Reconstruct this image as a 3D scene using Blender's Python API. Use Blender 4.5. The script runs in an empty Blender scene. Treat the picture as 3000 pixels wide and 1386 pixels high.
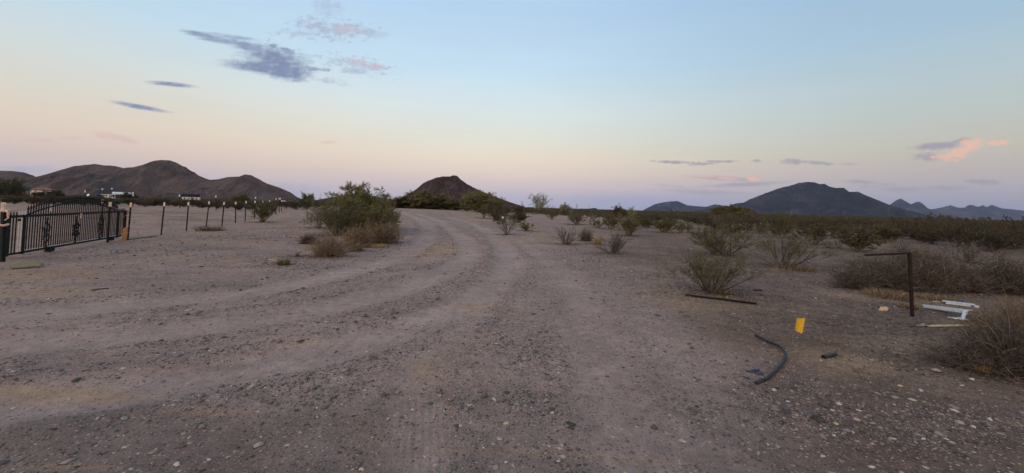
import bpy, math
import numpy as np
from mathutils import Matrix, Vector

R = math.radians
sc = bpy.context.scene
COL = sc.collection

# ------------------------------------------------------------------ camera
F, PX, PY = 1140.0, 1500.0, 567.0            # focal length and principal point in pixels of the 3000 x 1386 photograph
EYE = 1.6
cam_d = bpy.data.cameras.new('camera'); cam = bpy.data.objects.new('camera', cam_d); COL.objects.link(cam)
cam_d.sensor_width = 36.0; cam_d.lens = F/3000*36.0
cam_d.shift_y = -(693-PY)/3000.0
cam_d.clip_start = 0.05; cam_d.clip_end = 60000
cam.matrix_world = Matrix.Translation((0,0,EYE)) @ Matrix.Rotation(R(90+2.0),4,'X') @ Matrix.Rotation(R(1.56),4,'Z')
sc.camera = cam
ROT = np.array(cam.matrix_world.to_3x3())

def ray(px, py):
    d = ROT @ np.array([(px-PX)/F, -(py-PY)/F, -1.0])
    return d/d[1]                              # scaled so that y = 1

# ------------------------------------------------------------------ colour helpers
def lin(c):
    return tuple(((v/255)/12.92 if v/255 <= .04045 else ((v/255+.055)/1.055)**2.4) for v in c)

# ------------------------------------------------------------------ node helpers
class NT:
    def __init__(s, tree): s.t = tree; s.n = tree.nodes; s.l = tree.links
    def put(s, sock, v):
        if v is None: return
        if isinstance(v, bpy.types.NodeSocket): s.l.new(v, sock)
        else: sock.default_value = v
    def math(s, op, a, b=None, c=None, clamp=False):
        n = s.n.new('ShaderNodeMath'); n.operation = op; n.use_clamp = clamp
        s.put(n.inputs[0], a); s.put(n.inputs[1], b); s.put(n.inputs[2], c); return n.outputs[0]
    def sstep(s, x, a, b, lo=0.0, hi=1.0):
        n = s.n.new('ShaderNodeMapRange'); n.interpolation_type = 'SMOOTHSTEP'
        s.put(n.inputs[0], x); n.inputs[1].default_value = a; n.inputs[2].default_value = b
        n.inputs[3].default_value = lo; n.inputs[4].default_value = hi; return n.outputs[0]
    def noise(s, vec, scale, detail=4, rough=.55, dist=0.0, col=False):
        n = s.n.new('ShaderNodeTexNoise'); s.put(n.inputs['Vector'], vec)
        n.inputs['Scale'].default_value = scale; n.inputs['Detail'].default_value = detail
        n.inputs['Roughness'].default_value = rough; n.inputs['Distortion'].default_value = dist
        return n.outputs[1 if col else 0]
    def voro(s, vec, scale, feature='F1', rnd=1.0):
        n = s.n.new('ShaderNodeTexVoronoi'); n.feature = feature; s.put(n.inputs['Vector'], vec)
        n.inputs['Scale'].default_value = scale; n.inputs['Randomness'].default_value = rnd; return n
    def ramp(s, fac, stops, interp='LINEAR'):
        n = s.n.new('ShaderNodeValToRGB'); s.put(n.inputs[0], fac); e = n.color_ramp.elements; n.color_ramp.interpolation = interp
        while len(e) < len(stops): e.new(0.5)
        for i, (p, c) in enumerate(stops): e[i].position = p; e[i].color = (*c[:3], 1)
        return n.outputs[0]
    def mix(s, fac, a, b, mode='MIX'):
        n = s.n.new('ShaderNodeMix'); n.data_type = 'RGBA'; n.blend_type = mode; n.clamp_factor = True
        s.put(n.inputs[0], fac)
        s.put(n.inputs[6], a if isinstance(a, bpy.types.NodeSocket) else (*a, 1))
        s.put(n.inputs[7], b if isinstance(b, bpy.types.NodeSocket) else (*b, 1)); return n.outputs[2]
    def attr(s, name):
        n = s.n.new('ShaderNodeAttribute'); n.attribute_name = name; return n.outputs['Fac']
    def xyz(s, v):
        n = s.n.new('ShaderNodeSeparateXYZ'); s.put(n.inputs[0], v); return n.outputs
    def comb(s, x, y, z):
        n = s.n.new('ShaderNodeCombineXYZ'); s.put(n.inputs[0], x); s.put(n.inputs[1], y); s.put(n.inputs[2], z); return n.outputs[0]
    def bump(s, h, strength, dist, normal=None):
        n = s.n.new('ShaderNodeBump'); s.put(n.inputs['Height'], h); n.inputs['Strength'].default_value = strength
        n.inputs['Distance'].default_value = dist; s.put(n.inputs['Normal'], normal); return n.outputs[0]

# ------------------------------------------------------------------ world: dusk sky, sun just below the horizon behind the camera
w = bpy.data.worlds.new('World'); sc.world = w; w.use_nodes = True
T = NT(w.node_tree); T.n.clear()
out = T.n.new('ShaderNodeOutputWorld'); bg = T.n.new('ShaderNodeBackground'); T.l.new(bg.outputs[0], out.inputs[0])
tc = T.n.new('ShaderNodeTexCoord').outputs['Generated']
X, Y, Z = T.xyz(tc)
SUN_EL, SUN_ROT = R(1.0), R(200)
sky = T.n.new('ShaderNodeTexSky'); sky.sky_type = 'NISHITA'; sky.sun_disc = False
sky.sun_elevation = SUN_EL; sky.sun_rotation = SUN_ROT; sky.altitude = 350
zc = T.math('MAXIMUM', Z, 0.0)
# colours of the twilight air by height above the horizon, seen away from the sun ...
east = T.ramp(zc, [(0.0, lin((178,176,196))), (0.028, lin((196,189,202))), (0.055, lin((224,206,203))), (0.085, lin((236,215,202))),
                   (0.125, lin((240,226,204))), (0.175, lin((231,231,218))), (0.24, lin((222,234,234))), (0.33, lin((200,226,243))),
                   (0.45, lin((184,213,240))), (0.75, lin((165,195,228))), (1.0, lin((150,182,220)))])
# ... and towards the afterglow behind the camera
west = T.ramp(zc, [(0.0, (2.2,1.25,.62)), (0.12, (2.5,1.65,.95)), (0.3, (1.7,1.42,1.05)), (0.6, (.85,.88,.92)), (1.0, lin((150,182,220)))])
col = T.mix(T.sstep(Y, 0.1, -0.9), east, west)
# the air is darker towards the right hand side, away from the glow
sf = T.sstep(X, -0.05, 0.82)
col = T.mix(sf, col, T.mix(1.0, col, (.66,.72,.77), 'MULTIPLY'))
sl_ = T.sstep(X, -0.35, -0.85, 1.0, 0.92)
col = T.mix(1.0, col, T.comb(sl_, sl_, sl_), 'MULTIPLY')
warm = T.math('MULTIPLY', T.sstep(X, 0.05, -0.75), T.sstep(zc, 0.32, 0.06), None)
col = T.mix(T.math('MULTIPLY', warm, 0.35), col, lin((232,208,190)))
nz = T.noise(T.comb(T.math('MULTIPLY', X, 1.2), Y, T.math('MULTIPLY', Z, 6.0)), 1.6, 3, .5)
nzf = T.math('MULTIPLY_ADD', nz, 0.10, 0.95)
col = T.mix(1.0, col, T.comb(nzf, nzf, nzf), 'MULTIPLY')

# clouds, laid out by direction (u = x/y, v = z/y in the world)
ys = T.math('MAXIMUM', Y, 0.05)
U = T.math('DIVIDE', X, ys); V = T.math('DIVIDE', Z, ys)
front = T.sstep(Y, 0.12, 0.3)
uv1 = T.comb(T.math('MULTIPLY', U, 9.0), T.math('MULTIPLY', V, 26.0), 0.0)
uv2 = T.comb(T.math('MULTIPLY', U, 40.0), T.math('MULTIPLY', V, 75.0), 3.0)
N1 = T.math('SUBTRACT', T.noise(uv1, 1.0, 5, .6, .3), .5)
N2 = T.math('MULTIPLY', T.math('SUBTRACT', T.noise(uv2, 1.0, 6, .70), .5), 1.35)
uv3 = T.comb(T.math('MULTIPLY', U, 6.0), T.math('MULTIPLY', V, 110.0), 7.0)
N3 = T.math('SUBTRACT', T.noise(uv3, 1.0, 4, .6), .5)
def cloud(px, py, a, b, tilt, op, soft=.55, k1=.5, k2=.5, k3=0.0):
    r0 = ray(px, py); u0, v0 = r0[0], r0[2]
    r1 = ray(px+a, py+a*math.tan(R(tilt))); ang = math.atan2(r1[2]-v0, r1[0]-u0)
    A, B = a/F, b/F
    du = T.math('SUBTRACT', U, u0); dv = T.math('SUBTRACT', V, v0)
    c, s = math.cos(ang), math.sin(ang)
    p = T.math('ADD', T.math('MULTIPLY', du, c/A), T.math('MULTIPLY', dv, s/A))
    q = T.math('ADD', T.math('MULTIPLY', du, -s/B), T.math('MULTIPLY', dv, c/B))
    r = T.math('SQRT', T.math('ADD', T.math('MULTIPLY', p, p), T.math('MULTIPLY', q, q)))
    r = T.math('ADD', r, T.math('MULTIPLY', N1, k1*3.4)); r = T.math('ADD', r, T.math('MULTIPLY', N2, k2*3.6))
    if k3: r = T.math('ADD', r, T.math('MULTIPLY', N3, k3*3.2))
    return T.math('MULTIPLY', T.sstep(r, 1.55, 1.0-soft*.85), T.math('MULTIPLY_ADD', N2, -.8, op, True))
def paint(col, masks, rgb):
    m = masks[0]
    for k in masks[1:]: m = T.math('MAXIMUM', m, k)
    return T.mix(T.math('MULTIPLY', m, front), col, lin(rgb))
slate, grey, pink = (128,142,178), (160,160,182), (238,184,168)
col = paint(col, [cloud(955,14,40,30,20,.32,1.0,.7,.9), cloud(972,84,95,26,6,.62,.9,.5,1.1), cloud(1085,96,48,13,8,.5,.9,.4,.9),
                  cloud(880,96,60,12,0,.4,.9,.4,1.3), cloud(1045,190,78,20,10,.5,.9,.4,1.3), cloud(1030,208,30,8,4,.5,.9,.4,.9),
                  cloud(972,238,42,8,6,.45,.9,.3,1.0)], (168,176,200))
col = paint(col, [cloud(1010,84,50,14,18,.35,.9,.4,1.1), cloud(1065,186,55,9,12,.45,.9,.4,1.1)], (208,190,196))
col = paint(col, [cloud(805,176,92,36,12,1.0,.8,.3,.3,.25), cloud(786,199,112,17,5,.97,.6,.15,.12,.3), cloud(830,205,72,24,12,1.0,.6,.2,.3), cloud(735,140,85,17,17,.85,.9,.3,.2,.5),
                  cloud(640,116,100,11,14,.75,.9,.3,.1,.6), cloud(588,101,55,8,10,.8,.8,.2,.1,.5), cloud(690,110,75,7,8,.6,.9,.3,.2,.5),
                  cloud(905,199,48,8,6,.7,.8,.3,.9), cloud(835,150,55,10,22,.75,.8,.2,.9),
                  cloud(500,247,62,6.5,5,.9,.7,.12,.1,.35), cloud(408,313,74,6.8,10.5,.9,.7,.1,.1,.3)], (132,144,176))
col = paint(col, [cloud(338,402,62,9,8,.6,.8,.4,.6,.3), cloud(374,411,28,8,8,.75,.8,.3,.5), cloud(211,404,34,5,0,.45,.9,.3,.4), cloud(120,411,40,6,2,.5,.9,.3,.4), cloud(963,417,30,4,0,.45,.9,.2,.3)], (226,192,184))
col = paint(col, [cloud(2743,428,62,10,-4,.95,.6,.25,.4), cloud(2722,461,40,11,2,.9,.6,.3,.5), cloud(2810,416,35,9,-12,.8,.7,.3,.4), cloud(1970,475,48,4.5,2,.9,.6,.3,.6), cloud(2060,480,30,4,-4,.8,.6,.3,.6),
                  cloud(2110,473,45,3.6,-1,.8,.7,.3,.8), cloud(2220,472,12,4,0,.7,.7,.3,.8), cloud(2319,473,24,7,0,.85,.6,.3,.6), cloud(2392,477,50,4.5,4,.8,.7,.3,.7), cloud(2490,481,28,3,0,.4),
                  cloud(2127,523,88,6,4,.65,.7,.2,.2), cloud(2190,540,120,6.5,-3,.62,.8,.2,.25,.3), cloud(2060,563,130,8,2,.5,.9,.2,.2,.5), cloud(1960,545,40,4,2,.35,.9),
                  cloud(2515,533,38,6,2,.7,.7,.2,.5), cloud(2640,556,60,9,0,.6,.8,.2,.4), cloud(2765,552,66,7,0,.62,.8,.2,.3), cloud(2560,548,45,5,2,.4,.8), cloud(2877,533,46,6.5,5,.8,.7,.2,.6), cloud(2600,540,32,3,2,.4)], (166,160,170))
col = paint(col, [cloud(1900,600,240,32,1,.5,1.0,.3,.1,.3), cloud(820,566,130,26,0,.35,1.0,.3,.1,.3), cloud(60,500,110,12,0,.4,1.0,.2,.1,.4)], (160,168,200))
col = paint(col, [cloud(2818,444,66,13,-23,.85,.8,.35,.8), cloud(2768,462,40,10,0,.8,.8,.3,.8), cloud(2848,418,34,11,-6,.85,.8,.3,.7), cloud(2912,419,16,8,0,.85,.6,.2,.3), cloud(2938,417,15,8,0,.9,.6,.2,.3),
                  cloud(2207,525,19,6.5,4,.9,.6,.1,.2), cloud(2130,523,34,4.5,6,.7,.7,.1,.2), cloud(2070,517,26,3,2,.6)], (240,192,170))
# below the horizon the sky dome only shows under the world's edge
nis = T.mix(1.0, (0,0,0), sky.outputs[0], 'ADD')
mixed = T.n.new('ShaderNodeMix'); mixed.data_type = 'RGBA'; mixed.blend_type = 'ADD'
mixed.inputs[0].default_value = 0.012
T.l.new(col, mixed.inputs[6]); T.l.new(sky.outputs[0], mixed.inputs[7])
T.l.new(mixed.outputs[2], bg.inputs[0]); bg.inputs[1].default_value = 1.0

# the last glow behind the camera
sl = bpy.data.lights.new('sun', 'SUN'); sun = bpy.data.objects.new('sun', sl); COL.objects.link(sun)
sl.energy = 0.95; sl.angle = R(32); sl.color = (1.0, .80, .66)
sd = Vector((-0.70, -0.55, 0.42)).normalized()      # towards the brightest part of the sky, behind and to the left
sun.rotation_euler = (-sd).to_track_quat('-Z', 'Y').to_euler()

sc.view_settings.view_transform = 'Standard'; sc.view_settings.look = 'None'
sc.view_settings.exposure = 0.0; sc.view_settings.gamma = 1.0; sc.view_settings.use_curve_mapping = False
sc.render.engine = 'CYCLES'
cy = sc.cycles
cy.max_bounces = 5; cy.diffuse_bounces = 2; cy.glossy_bounces = 2; cy.transmission_bounces = 2; cy.volume_bounces = 0; cy.transparent_max_bounces = 6
cy.use_denoising = True
try: cy.denoiser = 'OPENIMAGEDENOISE'; cy.denoising_prefilter = 'ACCURATE'
except Exception: pass

# ------------------------------------------------------------------ materials
def mat(name, fn, rough=.9, spec=.2, metal=0.0):
    m = bpy.data.materials.new(name); m.use_nodes = True; t = NT(m.node_tree)
    b = t.n['Principled BSDF']; b.inputs['Roughness'].default_value = rough
    b.inputs['Specular IOR Level'].default_value = spec; b.inputs['Metallic'].default_value = metal
    r = fn(t)
    c, nrm = r if isinstance(r, tuple) and len(r) == 2 else (r, None)
    t.put(b.inputs['Base Color'], c); t.put(b.inputs['Normal'], nrm)
    m.diffuse_color = (.5,.5,.5,1)
    return m
def island(t):
    return t.n.new('ShaderNodeNewGeometry').outputs['Random Per Island']
def pos(t): return t.n.new('ShaderNodeNewGeometry').outputs['Position']
def objc(t): return t.n.new('ShaderNodeTexCoord').outputs['Object']
def objrnd(t): return t.n.new('ShaderNodeObjectInfo').outputs['Random']
def leafmat(name, stops, vary=.35):
    def fn(t):
        c = t.ramp(island(t), stops)
        f = t.math('MULTIPLY_ADD', objrnd(t), vary, 1-vary/2)
        return t.mix(1.0, c, t.comb(f, f, f), 'MULTIPLY')
    return mat(name, fn, .75, .25)
def plain(name, c1, c2, scale=8.0, rough=.8, spec=.2, metal=0.0, bump=0.0, wear=None):
    def fn(t):
        o = objc(t); n = t.noise(o, scale, 5, .6)
        c = t.mix(t.sstep(n, .35, .68), c1, c2)
        if wear: c = t.mix(t.sstep(t.noise(o, scale*2.3, 6, .7, .5), .56, .66), c, wear)
        return (c, t.bump(n, .6, bump)) if bump else c
    return mat(name, fn, rough, spec, metal)

M = {}
M['creo_leaf'] = leafmat('creosote_leaves', [(0,(.045,.046,.018)),(.4,(.090,.086,.032)),(.75,(.130,.120,.046)),(1,(.22,.19,.08))])
M['creo_leaf_far'] = leafmat('scrub_leaves', [(0,(.036,.033,.019)),(.5,(.068,.060,.033)),(.85,(.10,.085,.047)),(1,(.15,.115,.07))], .5)
M['scrub_brown'] = leafmat('brownish_scrub', [(0,(.034,.027,.019)),(.5,(.070,.052,.036)),(.85,(.115,.085,.055)),(1,(.17,.125,.08))], .5)
M['pale_leaf'] = leafmat('palo_verde_twigs', [(0,(.080,.080,.034)),(.5,(.150,.146,.060)),(.9,(.23,.215,.095)),(1,(.34,.30,.16))], .2)
M['iron_leaf'] = leafmat('silvery_leaves', [(0,(.13,.14,.085)),(.5,(.24,.25,.16)),(1,(.40,.40,.29))], .1)
M['dry'] = leafmat('dry_twigs', [(0,(.075,.050,.034)),(.5,(.16,.110,.070)),(.85,(.24,.17,.105)),(1,(.34,.25,.16))], .3)
M['dry_dark'] = leafmat('dead_grey_twigs', [(0,(.026,.021,.018)),(.4,(.062,.048,.040)),(.8,(.13,.098,.075)),(.95,(.20,.155,.115)),(1,(.30,.25,.20))], .3)
M['straw'] = leafmat('straw', [(0,(.20,.135,.055)),(.6,(.36,.25,.11)),(1,(.50,.38,.19))], .2)
M['stem'] = leafmat('grey_stems', [(0,(.055,.046,.040)),(.5,(.12,.10,.088)),(1,(.26,.225,.20))], .3)
M['bark'] = plain('bark', (.10,.085,.06), (.17,.15,.10), 14, .9)
M['black_metal'] = plain('black_painted_iron', (.007,.008,.009), (.014,.013,.013), 30, .75, .2, 0, 0, (.030,.016,.011))
M['rust'] = plain('rusty_steel', (.022,.012,.010), (.045,.020,.015), 25, .85)
M['dark_rust'] = plain('dark_rusted_steel', (.012,.008,.008), (.030,.016,.013), 25, .8)
M['post_green'] = plain('dark_green_steel', (.008,.012,.010), (.018,.022,.019), 30, .8, .15)
M['cap_white'] = plain('white_plastic', (.50,.45,.40), (.64,.59,.54), 20, .6)
M['white_paint'] = plain('chipped_white_paint', (.50,.52,.52), (.66,.67,.66), 12, .6, .3, 0, 0, (.22,.20,.17))
M['pale_blue'] = plain('pale_blue_white_metal', (.40,.47,.52), (.56,.61,.65), 12, .5, .4)
M['pale_wrap'] = plain('pale_wrapping', (.50,.38,.32), (.62,.50,.43), 20, .7)
M['tape'] = plain('pink_tape', (.60,.36,.28), (.75,.52,.42), 20, .6)
M['red_rope'] = plain('faded_red_rope', (.26,.09,.07), (.36,.14,.11), 40, .9)
M['wood_orange'] = plain('treated_wood', (.33,.165,.070), (.44,.235,.11), 9, .85)
M['plywood'] = plain('weathered_plywood', (.17,.135,.070), (.24,.195,.11), 7, .9)
M['pole_wood'] = plain('weathered_wood', (.13,.10,.08), (.19,.15,.12), 9, .9)
M['pale_wood'] = plain('pale_lath', (.44,.38,.24), (.58,.52,.36), 9, .8)
def hosefn(t):
    o = objc(t); n = t.noise(o, 30, 4, .6)
    return t.mix(t.sstep(n, .4, .65), (.014,.014,.016), (.036,.036,.038))
M['hose'] = mat('black_poly_pipe', hosefn, .5, .4)
M['flag'] = plain('yellow_vinyl', (.56,.335,.020), (.66,.40,.03), 30, .55, .3)
M['blue_scrap'] = plain('blue_plastic', (.02,.025,.06), (.05,.055,.10), 30, .6)
M['wall_white'] = plain('white_stucco', (.60,.56,.50), (.70,.66,.60), .8, .9)
M['wall_tan'] = plain('tan_stucco', (.42,.28,.15), (.50,.35,.20), .8, .9)
M['roof_tile'] = plain('clay_tile_roof', (.17,.085,.06), (.25,.125,.085), 2, .9)
M['roof_grey'] = plain('grey_roof', (.12,.115,.13), (.17,.165,.18), 1.5, .9)
M['roof_metal'] = plain('galvanised_roof', (.62,.63,.63), (.72,.72,.71), .6, .6, .3, 0)
M['roof_black'] = plain('black_metal_roof', (.014,.014,.017), (.024,.024,.028), 1.0, .85, .1)
M['barn_red'] = plain('barn_red_siding', (.085,.025,.022), (.13,.040,.034), 1, .85)
M['brown_wall'] = plain('brown_siding', (.12,.075,.055), (.17,.11,.08), 1, .85)
M['glass'] = plain('dark_glass', (.02,.022,.026), (.04,.045,.05), 1, .15, .5)
M['blue_tank'] = plain('dark_blue_tank', (.015,.024,.055), (.03,.045,.09), 1, .5)
M['car_white'] = plain('white_car_paint', (.62,.62,.60), (.70,.70,.68), 1, .3, .5)
M['rubber'] = plain('rubber', (.015,.015,.015), (.03,.03,.03), 8, .9)
M['galv'] = plain('galvanised_steel', (.13,.14,.16), (.20,.21,.23), 1, .6, .4)
M['cactus'] = plain('cactus_skin', (.035,.05,.03), (.06,.075,.045), 3, .9)
M['bag'] = plain('white_plastic_bag', (.72,.72,.74), (.8,.8,.82), 10, .5)

def rockmat(name, stops, blotch, bscale, rscale, light=None):
    def fn(t):
        p = objc(t)
        c = t.ramp(t.noise(p, bscale, 8, .62, .4), stops)
        sp = t.voro(p, rscale).outputs['Distance']
        c = t.mix(t.math('MULTIPLY', t.sstep(sp, .35, .05), .55), c, blotch)
        if light: c = t.mix(t.math('MULTIPLY', t.sstep(t.noise(p, bscale*2.2, 6, .7, 1.2), .57, .68), .75), c, light)
        h = t.math('ADD', t.noise(p, rscale*.35, 8, .7), t.math('MULTIPLY', sp, .4))
        return c, t.bump(h, 1.0, 6.0/rscale**.5*.35)
    return mat(name, fn, .95, .1)
M['hill'] = rockmat('hillside_rock', [(.30,(.056,.040,.035)),(.5,(.098,.069,.059)),(.70,(.142,.104,.088))], (.030,.028,.022), .016, .16)
M['butte'] = rockmat('dark_volcanic_rock', [(.28,(.034,.021,.020)),(.5,(.066,.041,.038)),(.72,(.105,.068,.060))], (.020,.017,.016), .03, .30, (.17,.115,.105))
M['mount'] = rockmat('mountain_rock', [(.30,(.010,.009,.012)),(.5,(.022,.019,.023)),(.70,(.050,.042,.042))], (.012,.011,.012), .0035, .03, (.085,.070,.064))
M['range'] = rockmat('far_range_rock', [(.30,(.020,.019,.024)),(.5,(.036,.034,.038)),(.70,(.07,.062,.060))], (.02,.019,.022), .002, .02, (.13,.115,.108))

def gravelfn(t):
    r = island(t)
    c = t.ramp(r, [(0,(.075,.066,.064)),(.35,(.14,.118,.112)),(.66,(.20,.164,.150)),(.90,(.255,.214,.192)),(.98,(.32,.275,.245)),(1,(.50,.45,.40))])
    return c
M['gravel'] = mat('gravel_stones', gravelfn, .9, .15)
M['litter'] = leafmat('leaf_litter', [(0,(.035,.024,.018)),(.6,(.085,.058,.040)),(1,(.17,.12,.08))], .1)
def rk(name, c1, c2):
    def fn(t):
        n = t.noise(objc(t), 22, 6, .65)
        return t.mix(t.sstep(n, .35, .65), c1, c2), t.bump(n, .7, .01)
    return mat(name, fn, .92, .15)
M['rock_white'] = rk('white_stone', (.34,.30,.26), (.52,.47,.41))
M['rock_tan'] = rk('tan_stone', (.42,.29,.17), (.55,.41,.27))
M['rock_pink'] = rk('pinkish_stone', (.30,.22,.20), (.42,.33,.30))
M['rock_grey'] = rk('grey_stone', (.20,.19,.185), (.30,.285,.275))
M['rock_dark'] = rk('dark_stone', (.035,.034,.030), (.075,.070,.062))

# ground: gravelly desert dirt. point attributes made with the terrain say where the wheel tracks, coarse gravel, grey road gravel and brown silt lie; grey gravel and dark soil also hold painted lens vignetting
def groundfn(t):
    p = pos(t)
    trk, cg, gr, silt, scrub = (t.attr(a) for a in ('track','coarse','greyroad_vignette','silt','scrub')); dk = t.attr('darksoil_vignette'); bed = t.attr('roadbed')
    big = t.noise(p, .13, 5, .6, .3); mid = t.noise(p, .9, 5, .62, .2); fine = t.noise(p, 9.0, 5, .7)
    dirt = t.ramp(big, [(.32,(.255,.198,.176)),(.5,(.300,.238,.216)),(.68,(.335,.258,.220))])
    c = t.mix(t.sstep(mid, .38, .64), dirt, (.250,.205,.193))
    c = t.mix(t.math('MULTIPLY', t.sstep(t.noise(p, .45, 6, .7, .6),     .48, .62), t.math('MULTIPLY_ADD', bed, -.6, .8)), c, (.325,.232,.160))
    c = t.mix(t.math('MULTIPLY', bed, .5), c, (.275,.232,.226))
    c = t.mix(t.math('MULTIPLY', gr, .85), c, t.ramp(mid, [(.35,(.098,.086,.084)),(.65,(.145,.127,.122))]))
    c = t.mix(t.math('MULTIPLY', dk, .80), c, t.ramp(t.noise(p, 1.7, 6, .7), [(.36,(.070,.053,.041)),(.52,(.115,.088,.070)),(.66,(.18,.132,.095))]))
    c = t.mix(t.math('MULTIPLY', trk, .80), c, (.350,.293,.280))
    c = t.mix(t.math('MULTIPLY', silt, .75), c, (.36,.262,.175))
    c = t.mix(t.math('MULTIPLY', scrub, .8), c, t.ramp(t.noise(p, .05, 6, .7), [(.35,(.060,.055,.036)),(.65,(.12,.10,.07))]))
    rough = t.math('MULTIPLY', t.math('SUBTRACT', 1.0, t.math('MULTIPLY', trk, .72)), t.math('MULTIPLY_ADD', cg, .8, .75))
    # pebbles of three sizes bedded in the dirt
    hsum = None
    for s, thr, amt, prob in ((85.0,.45,.60,.55), (34.0,.38,.66,.50), (14.0,.30,.62,.32), (5.5,.22,.35,.16)):
        wv = t.n.new('ShaderNodeVectorMath'); wv.operation = 'ADD'; t.put(wv.inputs[0], p)
        sc_ = t.n.new('ShaderNodeVectorMath'); sc_.operation = 'SCALE'; t.put(sc_.inputs[0], t.noise(p, s*.8, 2, .5, 0, True)); sc_.inputs['Scale'].default_value = .5/s
        t.put(wv.inputs[1], sc_.outputs[0])
        v = t.voro(wv.outputs[0], s); rc = t.xyz(v.outputs['Color'])
        on = t.math('MULTIPLY', t.sstep(v.outputs['Distance'], thr, thr*.7), t.math('LESS_THAN', rc[0], prob))
        stone = t.ramp(rc[1], [(0,(.040,.033,.033)),(.38,(.095,.078,.076)),(.62,(.22,.18,.17)),(.85,(.40,.34,.315)),(1,(.64,.58,.53))])
        c = t.mix(t.math('MULTIPLY', t.math('MULTIPLY', on, amt+.25), rough), c, stone)
        hh = t.math('MULTIPLY', t.math('MULTIPLY', on, t.math('SUBTRACT', thr, v.outputs['Distance'])), .9/s if s > 10 else 0.0); hsum = hh if hsum is None else t.math('ADD', hsum, hh)
    c = t.mix(1.0, c, (1.19,1.02,.905), 'MULTIPLY')
    fs = t.math('MULTIPLY_ADD', fine, .85, .57)
    c = t.mix(1.0, c, t.comb(fs, fs, fs), 'MULTIPLY')
    g2 = t.math('MULTIPLY', t.math('MULTIPLY_ADD', t.noise(p, 3.2, 7, .78), .80, .56), t.math('MULTIPLY_ADD', t.noise(p, .7, 7, .72, .5), .9, .50))
    c = t.mix(1.0, c, t.comb(g2, g2, g2), 'MULTIPLY')
    h = t.math('ADD', t.math('MULTIPLY', hsum, 1.0), t.math('MULTIPLY', t.noise(p, 5.0, 9, .75), .026))
    return c, t.bump(h, 1.0, 1.0)
M['ground'] = mat('desert_ground', groundfn, .95, .1)

# ------------------------------------------------------------------ object helpers
def tag(o, label=None, cat=None, group=None, kind=None):
    if label: o['label'] = label
    if cat: o['category'] = cat
    if group: o['group'] = group
    if kind: o['kind'] = kind
    return o
def empty(name, loc, label, cat, group=None, rz=0.0):
    o = bpy.data.objects.new(name, None); COL.objects.link(o); o.location = loc; o.rotation_euler = (0,0,rz)
    o.empty_display_size = .2
    return tag(o, label, cat, group)
def mesh_np(name, V_, Q, smooth=False, T_=None):
    """V_ (n,3), Q (m,4) quads, T_ (k,3) triangles -> mesh data"""
    V_ = np.asarray(V_, np.float32); me = bpy.data.meshes.new(name)
    Q = np.zeros((0,4), np.int32) if Q is None else np.asarray(Q, np.int32)
    T_ = np.zeros((0,3), np.int32) if T_ is None else np.asarray(T_, np.int32)
    me.vertices.add(len(V_)); me.vertices.foreach_set('co', V_.ravel())
    nl = Q.size+T_.size; me.loops.add(nl); me.loops.foreach_set('vertex_index', np.concatenate([Q.ravel(), T_.ravel()]))
    me.polygons.add(len(Q)+len(T_))
    st = np.concatenate([np.arange(len(Q))*4, Q.size+np.arange(len(T_))*3]).astype(np.int32)
    me.polygons.foreach_set('loop_start', st)
    me.update(calc_edges=True); me.validate()
    if smooth: me.polygons.foreach_set('use_smooth', np.ones(len(me.polygons), bool))
    return me
def link(name, me, m, parent=None, loc=None):
    if m is not None and len(me.materials) == 0: me.materials.append(m)
    o = bpy.data.objects.new(name, me); COL.objects.link(o)
    if parent is not None: o.parent = parent
    if loc is not None: o.location = loc
    return o

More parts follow.
